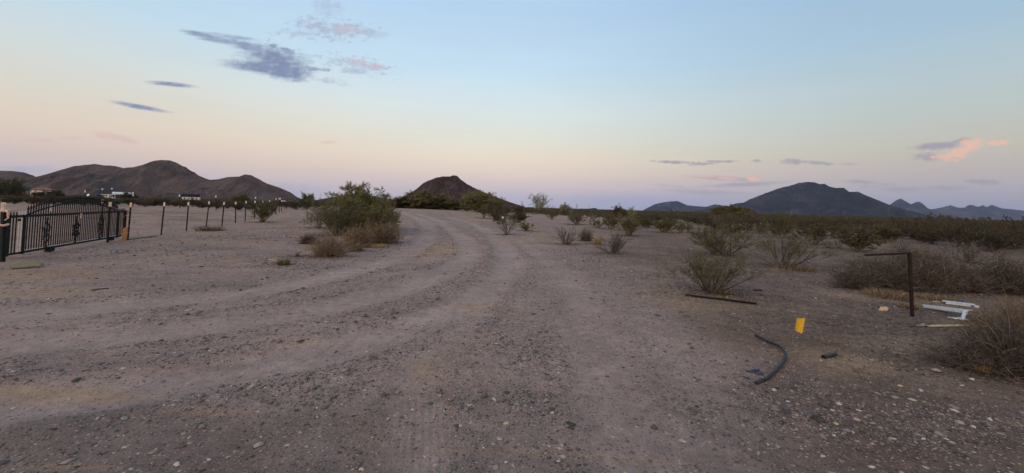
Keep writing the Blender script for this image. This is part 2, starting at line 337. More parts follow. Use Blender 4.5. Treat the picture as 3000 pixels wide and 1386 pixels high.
class MB:
    """collects solids, builds one mesh"""
    def __init__(s): s.v = []; s.f = []
    def add(s, vs, fs):
        b = len(s.v); s.v += [tuple(map(float, v)) for v in vs]; s.f += [[b+i for i in f] for f in fs]; return s
    def box(s, x0, x1, y0, y1, z0, z1):
        return s.add([(x0,y0,z0),(x1,y0,z0),(x1,y1,z0),(x0,y1,z0),(x0,y0,z1),(x1,y0,z1),(x1,y1,z1),(x0,y1,z1)],
                     [(0,3,2,1),(4,5,6,7),(0,1,5,4),(1,2,6,5),(2,3,7,6),(3,0,4,7)])
    def bar(s, a, b, w, h=None, up=(0,0,1)):
        """rectangular bar from a to b"""
        a = Vector(a); b = Vector(b); h = w if h is None else h; d = (b-a).normalized()
        u = Vector(up)
        if abs(d.dot(u)) > .98: u = Vector((0,1,0))
        sx = d.cross(u).normalized()*w/2; sz = sx.cross(d).normalized()*h/2
        return s.add([a-sx-sz,a+sx-sz,a+sx+sz,a-sx+sz,b-sx-sz,b+sx-sz,b+sx+sz,b-sx+sz],
                     [(0,3,2,1),(4,5,6,7),(0,1,5,4),(1,2,6,5),(2,3,7,6),(3,0,4,7)])
    def tube(s, pts, rad, n=8, cap=True, closed=False):
        pts = [Vector(p) for p in pts]; k = len(pts); rad = [rad]*k if not hasattr(rad, '__len__') else rad
        vs = []; ref = None
        for i, p in enumerate(pts):
            if closed: d = pts[(i+1)%k]-pts[i-1]
            else: d = (pts[min(i+1,k-1)]-pts[max(i-1,0)])
            d = d.normalized() if d.length > 1e-9 else Vector((0,0,1))
            if ref is None: ref = d.orthogonal().normalized()
            ref = (ref-d*ref.dot(d)).normalized(); q = d.cross(ref)
            for j in range(n):
                a = 2*math.pi*j/n; vs.append(p+(ref*math.cos(a)+q*math.sin(a))*rad[i])
        fs = []
        for i in range(k if closed else k-1):
            i2 = (i+1)%k
            for j in range(n): fs.append((i*n+j, i*n+(j+1)%n, i2*n+(j+1)%n, i2*n+j))
        if cap and not closed: fs += [tuple(range(n))[::-1], tuple(range((k-1)*n, k*n))]
        return s.add(vs, fs)
    def prism(s, poly, y0, y1):
        """polygon in xz extruded along y"""
        n = len(poly); vs = [(x,y0,z) for x,z in poly]+[(x,y1,z) for x,z in poly]
        fs = [tuple(range(n)), tuple(range(n,2*n))[::-1]]+[(i,n+i,n+(i+1)%n,(i+1)%n) for i in range(n)]
        return s.add(vs, fs)
    def data(s, name, smooth=False):
        me = bpy.data.meshes.new(name); me.from_pydata(s.v, [], s.f); me.update()
        if smooth: me.polygons.foreach_set('use_smooth', np.ones(len(me.polygons), bool))
        return me
    def build(s, name, m, parent=None, loc=None, smooth=False):
        return link(name, s.data(name, smooth), m, parent, loc)

# ------------------------------------------------------------------ noise
_rs = np.random.RandomState(7); _perm = np.tile(_rs.permutation(256), 3); _ga = _rs.rand(256)*2*np.pi
_gx, _gy = np.cos(_ga), np.sin(_ga)
def pn(x, y):
    xi = np.floor(x).astype(np.int64); yi = np.floor(y).astype(np.int64); xf = x-xi; yf = y-yi
    u = xf*xf*xf*(xf*(xf*6-15)+10); v = yf*yf*yf*(yf*(yf*6-15)+10)
    def g(ix, iy, dx, dy):
        h = _perm[(_perm[ix & 255]+iy) & 255]; return _gx[h]*dx+_gy[h]*dy
    a = g(xi,yi,xf,yf); b = g(xi+1,yi,xf-1,yf); c = g(xi,yi+1,xf,yf-1); d = g(xi+1,yi+1,xf-1,yf-1)
    return (a+(b-a)*u+((c+(d-c)*u)-(a+(b-a)*u))*v)*1.4
def fbm(x, y, o=5, g=.5, ridge=False):
    s = 0; a = 1.0; t = 0
    for i in range(o):
        n = pn(x*2**i+i*17.3, y*2**i-i*9.1)
        if ridge: n = 1-2*np.abs(n)
        s = s+a*n; t += a; a *= g
    return s/t
def smst(x, a, b):
    t = np.clip((x-a)/(b-a), 0, 1); return t*t*(3-2*t)

# ------------------------------------------------------------------ terrain
def base_h(x, y):
    """the lie of the land without ruts"""
    x = np.asarray(x, float); y = np.asarray(y, float); r = np.hypot(x, y)
    az = np.arctan2(x, np.maximum(y, .01)) ; az = np.where(y > 0, az, np.sign(x)*1.57)
    wgt = smst(az, .17, -.22)*(1-.40*smst(az, -.38, -.62))
    h = wgt*(.95*smst(r, 18, 54)-.95*smst(r, 60, 190))
    h += .05*fbm(x/9, y/9, 3)*smst(r, 2, 8)
    h += .9*fbm(x/160, y/160, 3)*smst(r, 90, 400)*(1-smst(r, 900, 2500))
    return h
def gp(px, py):
    """ground point seen at pixel px,py"""
    d = ray(px, py); 
    ys_ = np.concatenate([np.arange(1, 60, .05), np.arange(60, 400, .5)])
    zz = EYE+d[2]*ys_; hh = base_h(d[0]*ys_, ys_); i = np.argmax(zz <= hh)
    y = ys_[i] if (zz <= hh).any() else 300.0
    return np.array([d[0]*y, y, float(base_h(d[0]*y, y))])
def at(px, py, y):
    d = ray(px, py); return np.array([d[0]*y, y, EYE+d[2]*y])
def gy(px, y):
    """ground point in the direction of pixel column px at distance y (near the horizon row)"""
    d = ray(px, 566+.0272*px); x = d[0]*y; return np.array([x, y, float(base_h(x, y))])

def world_line(pts): return np.array([gp(*p)[:2] for p in pts])
def resample(P, step):
    # smooth (Catmull-Rom) then resample
    P = np.asarray(P); Q = [];  k = len(P)
    for i in range(k-1):
        p0, p1, p2, p3 = P[max(i-1,0)], P[i], P[i+1], P[min(i+2,k-1)]
        for t in np.linspace(0, 1, 12, endpoint=False):
            Q.append(.5*((2*p1)+(-p0+p2)*t+(2*p0-5*p1+4*p2-p3)*t*t+(-p0+3*p1-3*p2+p3)*t**3))
    Q.append(P[-1]); return np.array(Q)
def dist_line(x, y, L):
    d = np.full(x.shape, 1e9); s = np.zeros(x.shape); acc = 0.0
    for i in range(len(L)-1):
        a, b = L[i], L[i+1]; ab = b-a; l = np.hypot(*ab)
        if l < 1e-6: continue
        t = np.clip(((x-a[0])*ab[0]+(y-a[1])*ab[1])/l**2, 0, 1)
        dx = x-(a[0]+t*ab[0]); dy = y-(a[1]+t*ab[1]); dd = np.hypot(dx, dy)
        m = dd < d; d[m] = dd[m]
        sg = np.sign(ab[0]*dy-ab[1]*dx); s[m] = (sg*dd)[m]
    return d, s
# wheel tracks: pixel polylines of the photograph turned into ground lines (half width in metres, depth)
TRK = [([(1215,626),(1290,650),(1345,690),(1375,725),(1355,765),(1230,825),(1000,893),(650,950),(300,985),(0,1015),(-600,1060)], .42, .030),
       ([(1300,634),(1390,660),(1450,700),(1490,760),(1470,815),(1370,885),(1180,960),(900,1040),(600,1105),(300,1150),(0,1180),(-500,1230)], .40, .035),
       ([(1330,640),(1450,680),(1550,730),(1640,800),(1700,870),(1735,960),(1760,1060),(1800,1180),(1880,1380)], .30, .020),
       ([(1180,624),(1240,650),(1255,690),(1190,740),(1010,800),(760,850),(400,890),(0,925),(-500,960)], .45, .025),
       ([(1480,770),(1440,850),(1380,930),(1310,1010),(1240,1060),(1225,1140),(1220,1250),(1210,1400)], .22, .018),
       ([(1690,800),(1690,900),(1680,1000),(1760,1120),(1920,1240),(2150,1380)], .20, .015)]
TL = [(resample(world_line(p), 1), w_, d_) for p, w_, d_ in TRK]
ROAD_EDGE_L = resample(world_line([(1165,622),(1170,660),(1150,720),(1040,760),(850,800),(500,850),(0,905)]), 1)
def ellipse_w(x, y, blobs):
    m = np.zeros(x.shape)
    for (px, py, rx, ry, a) in blobs:
        c = gp(px, py); ex = abs(gp(px+rx, py)[0]-c[0]); ey = abs(gp(px, py-ry)[1]-gp(px, py+ry)[1])/2
        q = ((x-c[0])/ex)**2+((y-c[1])/ey)**2
        m = np.maximum(m, a*np.exp(-q*q*.8))
    return m
COARSE = [(1480,1180,260,60,.8),(1930,1200,180,55,1),(2300,1150,150,60,.7),(2650,1240,400,70,1),(1250,1180,90,50,.8),(950,1140,140,40,.8),(600,1130,250,26,.6),(1500,960,160,60,.4),
          (1120,950,140,20,.8),(2200,760,200,50,.6),(1850,770,260,50,.6),(2050,840,160,30,.7),(420,740,260,18,.6),(700,690,160,20,.5),(1080,790,160,14,.7),(1600,1040,120,60,.6)]
SILT = [(1290,730,60,24,.8),(1380,895,90,20,.5),(190,1155,240,26,.8),(620,1205,150,16,.7),(200,1370,200,12,.5),(1690,1340,420,10,.4),(2460,1060,160,36,.55),(2700,1010,220,30,.4),(60,860,260,24,.5),
        (1620,700,180,18,.4),(2560,870,200,20,.35),(1225,1075,36,20,.5),(860,1000,110,14,.4),(1740,640,120,5,.5),(1420,640,70,8,.6)]

rad = np.concatenate([np.exp(np.arange(math.log(1.0), math.log(90), .0115)), np.exp(np.arange(math.log(90), math.log(13000), .035)), [13000]])
angs = np.concatenate([np.arange(-64, 64, .16), np.arange(64, 296, 2.0)])
A_, R_ = np.meshgrid(np.radians(angs), rad)
GX, GY = np.sin(A_)*R_, np.cos(A_)*R_
GZ = base_h(GX, GY)
nearm = (R_ < 75) & (GY > 0)
xs, ys2 = GX[nearm], GY[nearm]
azn = np.degrees(np.arctan2(xs, ys2))
trk = np.zeros(xs.shape); rut = np.zeros(xs.shape)
dks_vig = smst(azn+11*fbm(xs/2.3, ys2/1.6, 4)+2*(np.minimum(np.hypot(xs, ys2), 14)-8), 15, 34)*.95  # dark brown soil; towards the right it also carries painted lens fall-off
dks_vig = np.maximum(dks_vig, .55*smst(fbm(xs/5+9, ys2/3, 5), .05, .30)*smst(-azn, 20, 34)*smst(np.hypot(xs, ys2), 7, 10))
bed = np.zeros(xs.shape)
wob = .12*pn(xs/1.7, ys2/1.7)
for L, w_, dep in TL:
    d, s = dist_line(xs, ys2, L)
    dd = d+wob*w_*2
    if w_ > .22: bed = np.maximum(bed, np.exp(-((d+.4*wob*8)/1.5)**4))
    k = np.exp(-(dd/w_)**4)*(.45 if w_ <= .22 else (.7 if w_ == .30 else 1.0)); trk = np.maximum(trk, k*(.75+.5*pn(xs/3, ys2/3)))
    fm = (.35 if w_ <= .22 else (.6 if w_ == .30 else 1.0))*(.75+.9*pn(xs/1.9+w_*40, ys2/1.9)); trk = np.minimum(trk, np.maximum(trk*1.0, 0))
    rut -= 1.25*fm*dep*np.exp(-(d/w_)**4); rut += dep*fm*.7*np.exp(-((d-w_*1.45)/(w_*.32))**2)     # the rut and the berms beside it
    if w_ <= .22:                                                                          # a tyre's tread blocks
        rut -= .0035*np.exp(-(d/w_)**6)*(np.cos(s*2*np.pi/.055) > .2)*smst(fbm(xs/1.1+5, ys2/1.1, 2), -.05, .25)
coarse = ellipse_w(xs, ys2, COARSE); silt = ellipse_w(xs, ys2, SILT)
brm = np.zeros(xs.shape)
for L, w_, dep in TL:
    d, s = dist_line(xs, ys2, L); brm = np.maximum(brm, (.3 if w_ <= .30 else .6)*np.clip(.7+1.3*pn(xs/1.3, ys2/1.3+w_*9), 0, 1)*np.exp(-((d-w_*1.5)/(w_*.50))**2))
coarse = np.maximum(coarse, brm)
coarse = np.clip(coarse*(.7+.9*pn(xs/.6, ys2/.6))+.25*fbm(xs/2, ys2/2, 3), 0, 1)*(1-.7*np.clip(trk, 0, 1))
silt = np.clip(silt*(1+.9*fbm(xs/.8, ys2/.5, 3)), 0, 1)
# the gravel road the camera stands on, crossing the bottom of the view
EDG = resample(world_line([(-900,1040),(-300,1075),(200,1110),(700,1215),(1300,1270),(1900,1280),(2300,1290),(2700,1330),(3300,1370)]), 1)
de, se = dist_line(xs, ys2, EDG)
greyr_vig = .8*smst(se*-1+.9*fbm(xs/1.2, ys2/.8, 4), -1.0, 1.0)
vignette_dark = ellipse_w(xs, ys2, [(2600,1080,480,90,.4),(2650,1230,520,110,.9),(1500,1180,320,50,.5),(1950,1200,220,50,.5),(2500,940,260,50,.5),(2900,1000,200,60,.5)])  # blobs that paint the lens's corner darkening into the grey gravel mask
greyr_vig = np.clip(np.maximum(greyr_vig, vignette_dark*(.8+.5*fbm(xs, ys2, 3))), 0, 1)
rough_h = .010*fbm(xs/.45, ys2/.45, 4)+.02*fbm(xs/2.2, ys2/2.2, 3)
GZ[nearm] += rut+rough_h*(1-.6*np.clip(trk, 0, 1))+.012*coarse*fbm(xs/.12, ys2/.12, 3)
def full(a, v0=0.0):
    f = np.full(GX.shape, v0, np.float32); f[nearm] = a; return f
me = bpy.data.meshes.new('ground')
nr, na = GX.shape
i0 = np.arange(nr-1)[:,None]*na+np.arange(na)[None,:]; i1 = np.arange(nr-1)[:,None]*na+(np.arange(na)[None,:]+1)%na
quads = np.stack([i0, i1, i1+na, i0+na], -1).reshape(-1, 4)[:, ::-1]
V0 = np.stack([GX.ravel(), GY.ravel(), GZ.ravel()], 1); V0 = np.vstack([V0, [[0,0,0]]])
cen = np.stack([np.full(na, nr*na), np.arange(na), (np.arange(na)+1)%na], 1)[:, ::-1]
me = mesh_np('ground', V0, quads, True, cen)
for nm, a in (('track', full(np.clip(trk,0,1))), ('coarse', full(coarse, .15)), ('greyroad_vignette', full(greyr_vig)), ('silt', full(silt)), ('roadbed', full(bed)), ('darksoil_vignette', full(np.clip(dks_vig, 0, 1))), ('scrub', (.85*smst(R_, 120, 420)).astype(np.float32))):
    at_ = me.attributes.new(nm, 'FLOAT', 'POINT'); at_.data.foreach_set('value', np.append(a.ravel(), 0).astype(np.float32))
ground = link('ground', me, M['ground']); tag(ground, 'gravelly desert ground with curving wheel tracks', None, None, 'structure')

# bilinear lookup of the finished surface
_lr = np.log(rad[:np.searchsorted(rad, 90)])
def gz(x, y):
    x = np.atleast_1d(np.asarray(x, float)); y = np.atleast_1d(np.asarray(y, float)); r = np.hypot(x, y); a = np.degrees(np.arctan2(x, y))
    fr = np.clip(np.interp(np.log(np.maximum(r, 1.0)), _lr, np.arange(len(_lr))), 0, len(_lr)-1.001); fa = np.clip((a+64)/.16, 0, 798.9)
    i = fr.astype(int); j = fa.astype(int); u = fr-i; v = fa-j
    z = GZ[i,j]*(1-u)*(1-v)+GZ[i+1,j]*u*(1-v)+GZ[i,j+1]*(1-u)*v+GZ[i+1,j+1]*u*v
    return np.where(r < 80, z, base_h(x, y))
def G(px, py):
    p = gp(px, py); p[2] = float(gz(p[0], p[1])[0]); return p

# ------------------------------------------------------------------ hills and mountains
def mountain(name, prof, y0, slope=2.0, mkey='hill', seed=0, nx=420, ny=150, spur=.35, rough=.05, lam=None, label='', extend=None):
    P = np.array([at(px, py, y0) for px, py in prof]); X_, Z_ = P[:,0], P[:,2]
    xx = np.linspace(X_[0], X_[-1], nx); H = np.maximum(np.interp(xx, X_, Z_), 0)
    Hm = H.max(); D = slope*Hm*1.35; lam = lam or Hm*1.1
    v = np.linspace(-1, 1, ny); v = np.sign(v)*np.abs(v)**1.3
    XX, VV = np.meshgrid(xx, v); YY = y0+VV*D; dist = np.abs(VV)*D
    t = dist/D
    sp = fbm(XX/lam+seed*3.7, YY/(lam*2.2)+seed, 4, .5, True)                       # spurs running down from the crest
    xw = XX+(.8*lam*fbm(XX/lam*.7+seed, YY/lam*.7, 3))*smst(t, 0, .6)
    cr = 1+rough*(.75 if mkey == 'range' else .25)*fbm(XX/(lam*.16)+seed*2, YY/(lam*.3), 5, .62)
    HH = np.maximum(np.interp(xw, X_, Z_, left=0, right=0), 0)*smst(t, 0, .15)+np.maximum(np.interp(XX, X_, Z_), 0)*(1-smst(t, 0, .15))
    s = dist/(slope*np.maximum(HH, Hm*.12))*(1-spur*sp*smst(t, 0, .12))
    f = np.where(s < 1, (1-s)**1.25, 0.0); f = np.where(s < .12, 1-1.2*s*(s/.12)**.5*1.0, f*1.0)
    f = np.minimum(f, 1-.9*s*np.clip(s/.12, 0, 1)); f = np.clip(f, 0, 1)
    ZZ = HH*f*cr
    ZZ += ZZ*1.6*rough*fbm(XX/(lam*.35)+seed, YY/(lam*.35), 6, .6)*smst(t, .0, .08)
    ZZ += ZZ*rough*.6*fbm(XX/(lam*.12), YY/(lam*.12)+seed, 4, .6)*(.12+.88*smst(t, .0, .05))
    lim_ = np.maximum(np.interp(XX*y0/YY, X_, Z_), 0)*YY/y0*(1+.045*rough/.05*fbm(XX/(lam*.16), YY/(lam*.3), 4, .6)*(mkey == 'range'))
    ZZ = np.where(YY < y0, np.minimum(ZZ, lim_*(.995-.05*smst(t, .05, .5))), ZZ)
    ZZ = ZZ*(1-smst(t, .70, .97))*smst((XX-XX.min())/(XX.max()-XX.min()), 0, .03)*smst((XX.max()-XX)/(XX.max()-XX.min()), 0, .03)
    ZZ = np.where(ZZ < Hm*.012, -Hm*.03, ZZ)
    i = np.arange(ny-1)[:,None]*nx+np.arange(nx-1)[None,:]
    q = np.stack([i, i+1, i+nx+1, i+nx], -1).reshape(-1,4)
    c = np.array([X_.mean(), y0, 0])
    me = mesh_np(name, np.stack([XX.ravel(), YY.ravel(), ZZ.ravel()],1)-c, q, True)
    o = link(name, me, M[mkey], None, c); tag(o, label, None, None, 'structure'); return o
mountain('hills', [(-500,560),(-420,530),(-300,505),(-150,497),(0,500),(40,501),(70,505),(92,513),(106,520),(140,532),(220,556),(300,572)], 1500, 2.0, 'hill', 5, 300, 110, label='brown stony hill at the far left')
mountain('hills', [(-200,560),(-40,545),(60,528),(104,518),(130,512),(170,500),(215,487),(250,483),(278,480),(300,484),(335,486),(362,492),(395,489),(420,482),(450,471),(470,468.5),(500,470),(520,478),(545,494),(570,509),(595,520),(615,527),
                   (640,525),(665,519),(700,517),(718,511),(735,513),(755,523),(780,537),(820,550),(850,563),(878,583),(905,594)], 1050, 2.1, 'hill', 2, 620, 190, 0.50, .06, 95, label='brown stony ridge with three rounded summits')
mountain('hills', [(880,594),(905,590),(930,585),(970,578),(1010,573),(1050,572),(1100,575),(1150,585),(1200,597)], 1300, 2.2, 'butte', 3, 200, 70, label='low dark hill behind the green shrub')
mountain('hills', [(1120,602),(1165,583),(1188,570.6),(1208,561.8),(1221,553),(1238,537.8),(1258,527.7),(1278.5,520),(1299,517),(1316,517),(1326,513.9),(1339,515),(1349,525),(1367,537.8),(1384,548),(1417,562.5),(1450,575.6),(1501,594.5),(1526,602.5),(1560,614)], 520, 1.7, 'butte', 8, 420, 170, .5, .09, 30, label='dark rocky cone shaped butte beyond the road')
mountain('mountains', [(1660,622),(1685,613.4),(1702,611),(1720,611.5),(1743,609),(1753,613),(1778,615.5),(1800,622)], 6500, 2.0, 'range', 4, 200, 60, label='tiny blue hill on the horizon right of the butte')
mountain('mountains', [(1850,628),(1884,616),(1895,610),(1917,599),(1939,593.4),(1965,590),(1984,589),(1997,594),(2013,601),(2029,603),(2069,606),(2082,602),(2095,598.5),(2118,602),(2140,604),(2200,610),(2300,625)], 7600, 2.2, 'range', 6, 340, 100, .4, .04, label='low blue ridge left of the big mountain')
mountain('mountains', [(1990,626),(2060,614),(2110,606),(2136,603),(2153.6,596.5),(2180,593),(2216,576.4),(2252,563),(2278,553),(2314,544),(2341,536),(2363,532.7),(2386,534),(2401,539),(2417,538.5),(2428,546),(2448,550.5),(2473,550.5),(2488,562),(2515,562),
                       (2546,576),(2582,590),(2609,601),(2636,608),(2654,614),(2700,626),(2760,640)], 5000, 2.2, 'mount', 9, 620, 210, .62, .085, 330, label='big dark blue mountain with a broad summit')
mountain('mountains', [(2560,628),(2590,608),(2609,600),(2622,592),(2638,581.5),(2653,590),(2669,599),(2676,596),(2685,592),(2694,591.5),(2707,600),(2718,611),(2740,616),(2800,636)], 8500, 1.6, 'range', 11, 320, 110, .35, .09, 230, label='two jagged blue peaks behind the big mountain')
mountain('mountains', [(2690,636),(2725,614),(2756,608.6),(2775,604),(2787,601.5),(2805,608.6),(2832,608.6),(2841,600.5),(2854,602),(2865,606),(2881,601.5),(2890,607),(2908,600.5),(2921,606),(2944,613),(3000,617),(3100,616),(3250,622),(3500,650)], 9500, 1.8, 'range', 12, 480, 110, .35, .09, 260, label='serrated far blue range at the right edge')
mountain('mountains', [(2850,630),(2944,611),(2968,613),(3000,617),(3200,612),(3500,640)], 11500, 1.8, 'range', 14, 200, 60, label='palest ridge behind the serrated range')

# ------------------------------------------------------------------ plants
rng = np.random.RandomState(11)
def unit(v): return v/np.maximum(np.linalg.norm(v, axis=-1, keepdims=True), 1e-9)
def grow(b, d, L, k, up=.0, wig=.15, droop=0.0, rs=rng):
    """polylines (n,k,3) from bases b along d, length L"""
    n = len(b); P = np.zeros((n,k,3)); P[:,0] = b; dd = unit(d).copy(); st = (L/(k-1))[:,None]
    for i in range(1, k):
        dd = dd+rs.normal(0, wig, (n,3)); dd[:,2] += up-droop*(i/(k-1)); dd = unit(dd); P[:,i] = P[:,i-1]+dd*st
    return P
def spawn(P, m, tmin, tmax, spread, rs=rng):
    """m children per polyline: bases and directions"""
    n, k, _ = P.shape; idx = np.repeat(np.arange(n), m); t = rs.uniform(tmin, tmax, len(idx))*(k-1); i = np.minimum(t.astype(int), k-2); u = (t-i)[:,None]
    b = P[idx,i]*(1-u)+P[idx,i+1]*u; tan = unit(P[idx,i+1]-P[idx,i]); return b, unit(tan+rs.normal(0, spread, tan.shape)), idx
def tubes(P, r0, r1, ns=3):
    n, k, _ = P.shape; T_ = np.zeros_like(P); T_[:,1:-1] = P[:,2:]-P[:,:-2]; T_[:,0] = P[:,1]-P[:,0]; T_[:,-1] = P[:,-1]-P[:,-2]; T_ = unit(T_)
    ref = np.where(np.abs(T_[...,2:3]) > .9, np.array([1.,0,0]), np.array([0,0,1.])); a = unit(np.cross(T_, ref)); c = np.cross(T_, a)
    r0 = np.broadcast_to(r0, (n,)); r1 = np.broadcast_to(r1, (n,)); rr = r0[:,None]+(r1-r0)[:,None]*np.linspace(0,1,k)[None,:]
    an = np.arange(ns)*2*np.pi/ns
    V_ = P[:,:,None,:]+rr[:,:,None,None]*(a[:,:,None,:]*np.cos(an)[None,None,:,None]+c[:,:,None,:]*np.sin(an)[None,None,:,None])
    base = (np.arange(n)[:,None,None]*k+np.arange(k-1)[None,:,None])*ns; j = np.arange(ns)[None,None,:]; j2 = (j+1)%ns
    q = np.stack([base+j, base+j2, base+ns+j2, base+ns+j], -1).reshape(-1,4)
    return V_.reshape(-1,3), q
def strips(P, w, rs=rng):
    """flat thin blades along polylines, each its own island"""
    n, k, _ = P.shape; a = unit(np.cross(P[:,-1]-P[:,0], rs.normal(size=(n,3)))); tp = np.linspace(1, .25, k)[None,:,None]
    w = np.broadcast_to(w, (n,))[:,None,None]
    V_ = np.stack([P-a[:,None]*w*tp/2, P+a[:,None]*w*tp/2], 2)
    base = (np.arange(n)[:,None]*k+np.arange(k-1)[None,:])*2
    return V_.reshape(-1,3), np.stack([base, base+1, base+3, base+2], -1).reshape(-1,4)
def leaves(C, s, asp=.5, rs=rng):
    n = len(C); d = unit(rs.normal(size=(n,3))); a = unit(np.cross(d, rs.normal(size=(n,3)))); s = np.broadcast_to(s, (n,))[:,None]
    V_ = np.stack([C-d*s/2, C+a*s*asp/2, C+d*s/2, C-a*s*asp/2], 1)
    return V_.reshape(-1,3), (np.arange(n)[:,None]*4+np.arange(4)[None,:])
def cat(parts):
    V_ = []; Q = []; b = 0
    for v, q in parts: V_.append(v); Q.append(q+b); b += len(v)
    return np.vstack(V_), np.vstack(Q)
def fit(meshes, W, H):
    """scale so that the plant is W wide and H high"""
    A = np.vstack([m[0] for m in meshes]); lo, hi = np.percentile(A, .7, axis=0), np.percentile(A, 99.3, axis=0)
    sx = W/max(hi[0]-lo[0], hi[1]-lo[1]); sz = H/hi[2]
    cx = (hi[0]+lo[0])/2*.5
    for m in meshes: m[0][:] = m[0]*np.array([sx,sx,sz])
    return meshes

def creosote(W, H, seed, leafy=1.0, n=26, lsize=.022, lowlimbs=0, thick=1.0, openness=.5):
    rs = np.random.RandomState(seed)
    az = rs.uniform(0, 2*np.pi, n); tilt = np.abs(rs.normal(0, .5, n))*.6+rs.uniform(.12, .62, n); tilt = np.minimum(tilt, 1.15)
    d = np.stack([np.sin(tilt)*np.cos(az), np.sin(tilt)*np.sin(az), np.cos(tilt)], 1)
    b = np.stack([np.cos(az)*rs.uniform(0,.10,n), np.sin(az)*rs.uniform(0,.10,n), np.full(n,-.03)], 1)*W/1.6
    L = rs.uniform(.65, 1.1, n)*H*(1+.25*np.sin(tilt))
    P = grow(b, d, L, 8, .05, .10, 0, rs)
    b1, d1, i1 = spawn(P, 5, .25, .95, .42, rs); P1 = grow(b1, d1, L[i1]*rs.uniform(.22,.5,len(i1)), 5, .06, .16, 0, rs)
    b2, d2, i2 = spawn(P1, 4, .2, 1, .5, rs); P2 = grow(b2, d2, L[i1][i2]*rs.uniform(.08,.22,len(i2)), 4, .04, .22, 0, rs)
    parts = [tubes(P, .0125*thick*H**.5, .0040*thick, 4), tubes(P1, .0052*thick, .0022*thick, 3), tubes(P2, .0026*thick, .0010*thick, 3)]
    if lowlimbs:
        a2 = rs.uniform(0, 2*np.pi, lowlimbs); dl = np.stack([np.cos(a2), np.sin(a2), np.full(lowlimbs,.45)], 1)
        PL = grow(np.zeros((lowlimbs,3))+[0,0,.05], dl, np.full(lowlimbs, W*.75)*rs.uniform(.6,1,lowlimbs), 9, -.02, .12, .16, rs); PL[...,2] = np.maximum(PL[...,2], .02)
        bl, dl2, il = spawn(PL, 4, .3, 1, .5, rs); PLL = grow(bl, dl2, np.full(len(bl), W*.12), 4, .02, .2, .05, rs)
        parts += [tubes(PL, .009, .003, 4), tubes(PLL, .003, .0015, 3)]
    stems = cat(parts)
    m = max(1, int((15 if leafy > 1 else 12)*leafy)); bl, dl, il = spawn(P2, m, .15, 1.05, .6, rs)
    hi_ = bl[:,2]/max(P[...,2].max(), .01)+rs.normal(0,.10,len(bl)) > (.28 if leafy <= 1 else .20); bl = bl[hi_]
    clump = pn(bl[:,0]*3.1/W*1.5+seed, bl[:,2]*3.1/W*1.5+bl[:,1]*2)+.25*(bl[:,2]/H-.5)
    keep = clump > (-.40 if leafy > .8 else -.15)+.3*(openness-.5); bl = bl[keep]; rp = 3; bl = np.repeat(bl, rp, 0)+rs.normal(0, .026, (len(bl)*rp,3))
    if leafy <= 0: fol = None
    else: fol = leaves(bl, rs.uniform(.7,1.5,len(bl))*lsize, .5, rs)
    ms = fit([stems]+([fol] if fol else []), W, H)
    return ms

def drybrush(W, H, seed, n=420, tang=1.0, wd=.006):
    """a mound of fine dead twigs"""
    rs = np.random.RandomState(seed); az = rs.uniform(0,2*np.pi,n); tl = rs.uniform(.05,1.5,n)
    d = np.stack([np.sin(tl)*np.cos(az), np.sin(tl)*np.sin(az), np.cos(tl)], 1)
    b = np.stack([np.cos(az)*rs.uniform(0,.35,n), np.sin(az)*rs.uniform(0,.35,n), rs.uniform(0,.06,n)], 1)*W*.55
    L = rs.uniform(.30,1.15,n)*np.sqrt((H*np.cos(tl))**2+(W*.5*np.sin(tl))**2)
    P = grow(b, d, L, 6, .05*tang, .20*tang, .10, rs)
    b1, d1, i1 = spawn(P, 5, .25, 1, .75, rs); P1 = grow(b1, d1, L[i1]*rs.uniform(.15,.42,len(i1)), 4, 0, .35*tang, 0, rs)
    b2, d2, i2 = spawn(P1, 3, .2, 1, .9, rs); P2 = grow(b2, d2, L[i1][i2]*rs.uniform(.06,.18,len(i2)), 3, .05, .4, 0, rs)
    br = tubes(P[:n//3], .006, .0025, 3); tw = cat([strips(P[n//3:], wd, rs), strips(P1, wd*.9, rs), strips(P2, wd*.8, rs)])
    for m_ in (br, tw): m_[0][:,2] = np.maximum(m_[0][:,2], .0)
    return fit([br, tw], W, H)

def grasstuft(W, H, seed, n=500, wd=.005):
    rs = np.random.RandomState(seed); az = rs.uniform(0,2*np.pi,n); tl = np.abs(rs.normal(0,.42,n))
    d = np.stack([np.sin(tl)*np.cos(az), np.sin(tl)*np.sin(az), np.cos(tl)], 1); rr = np.sqrt(rs.rand(n))*W*.28
    b = np.stack([np.cos(az)*rr, np.sin(az)*rr, np.zeros(n)], 1); P = grow(b, d, rs.uniform(.5,1.1,n)*H, 5, 0, .10, .18, rs)
    P[...,2] = np.maximum(P[...,2], 0)
    return fit([strips(P, wd, rs)], W, H)

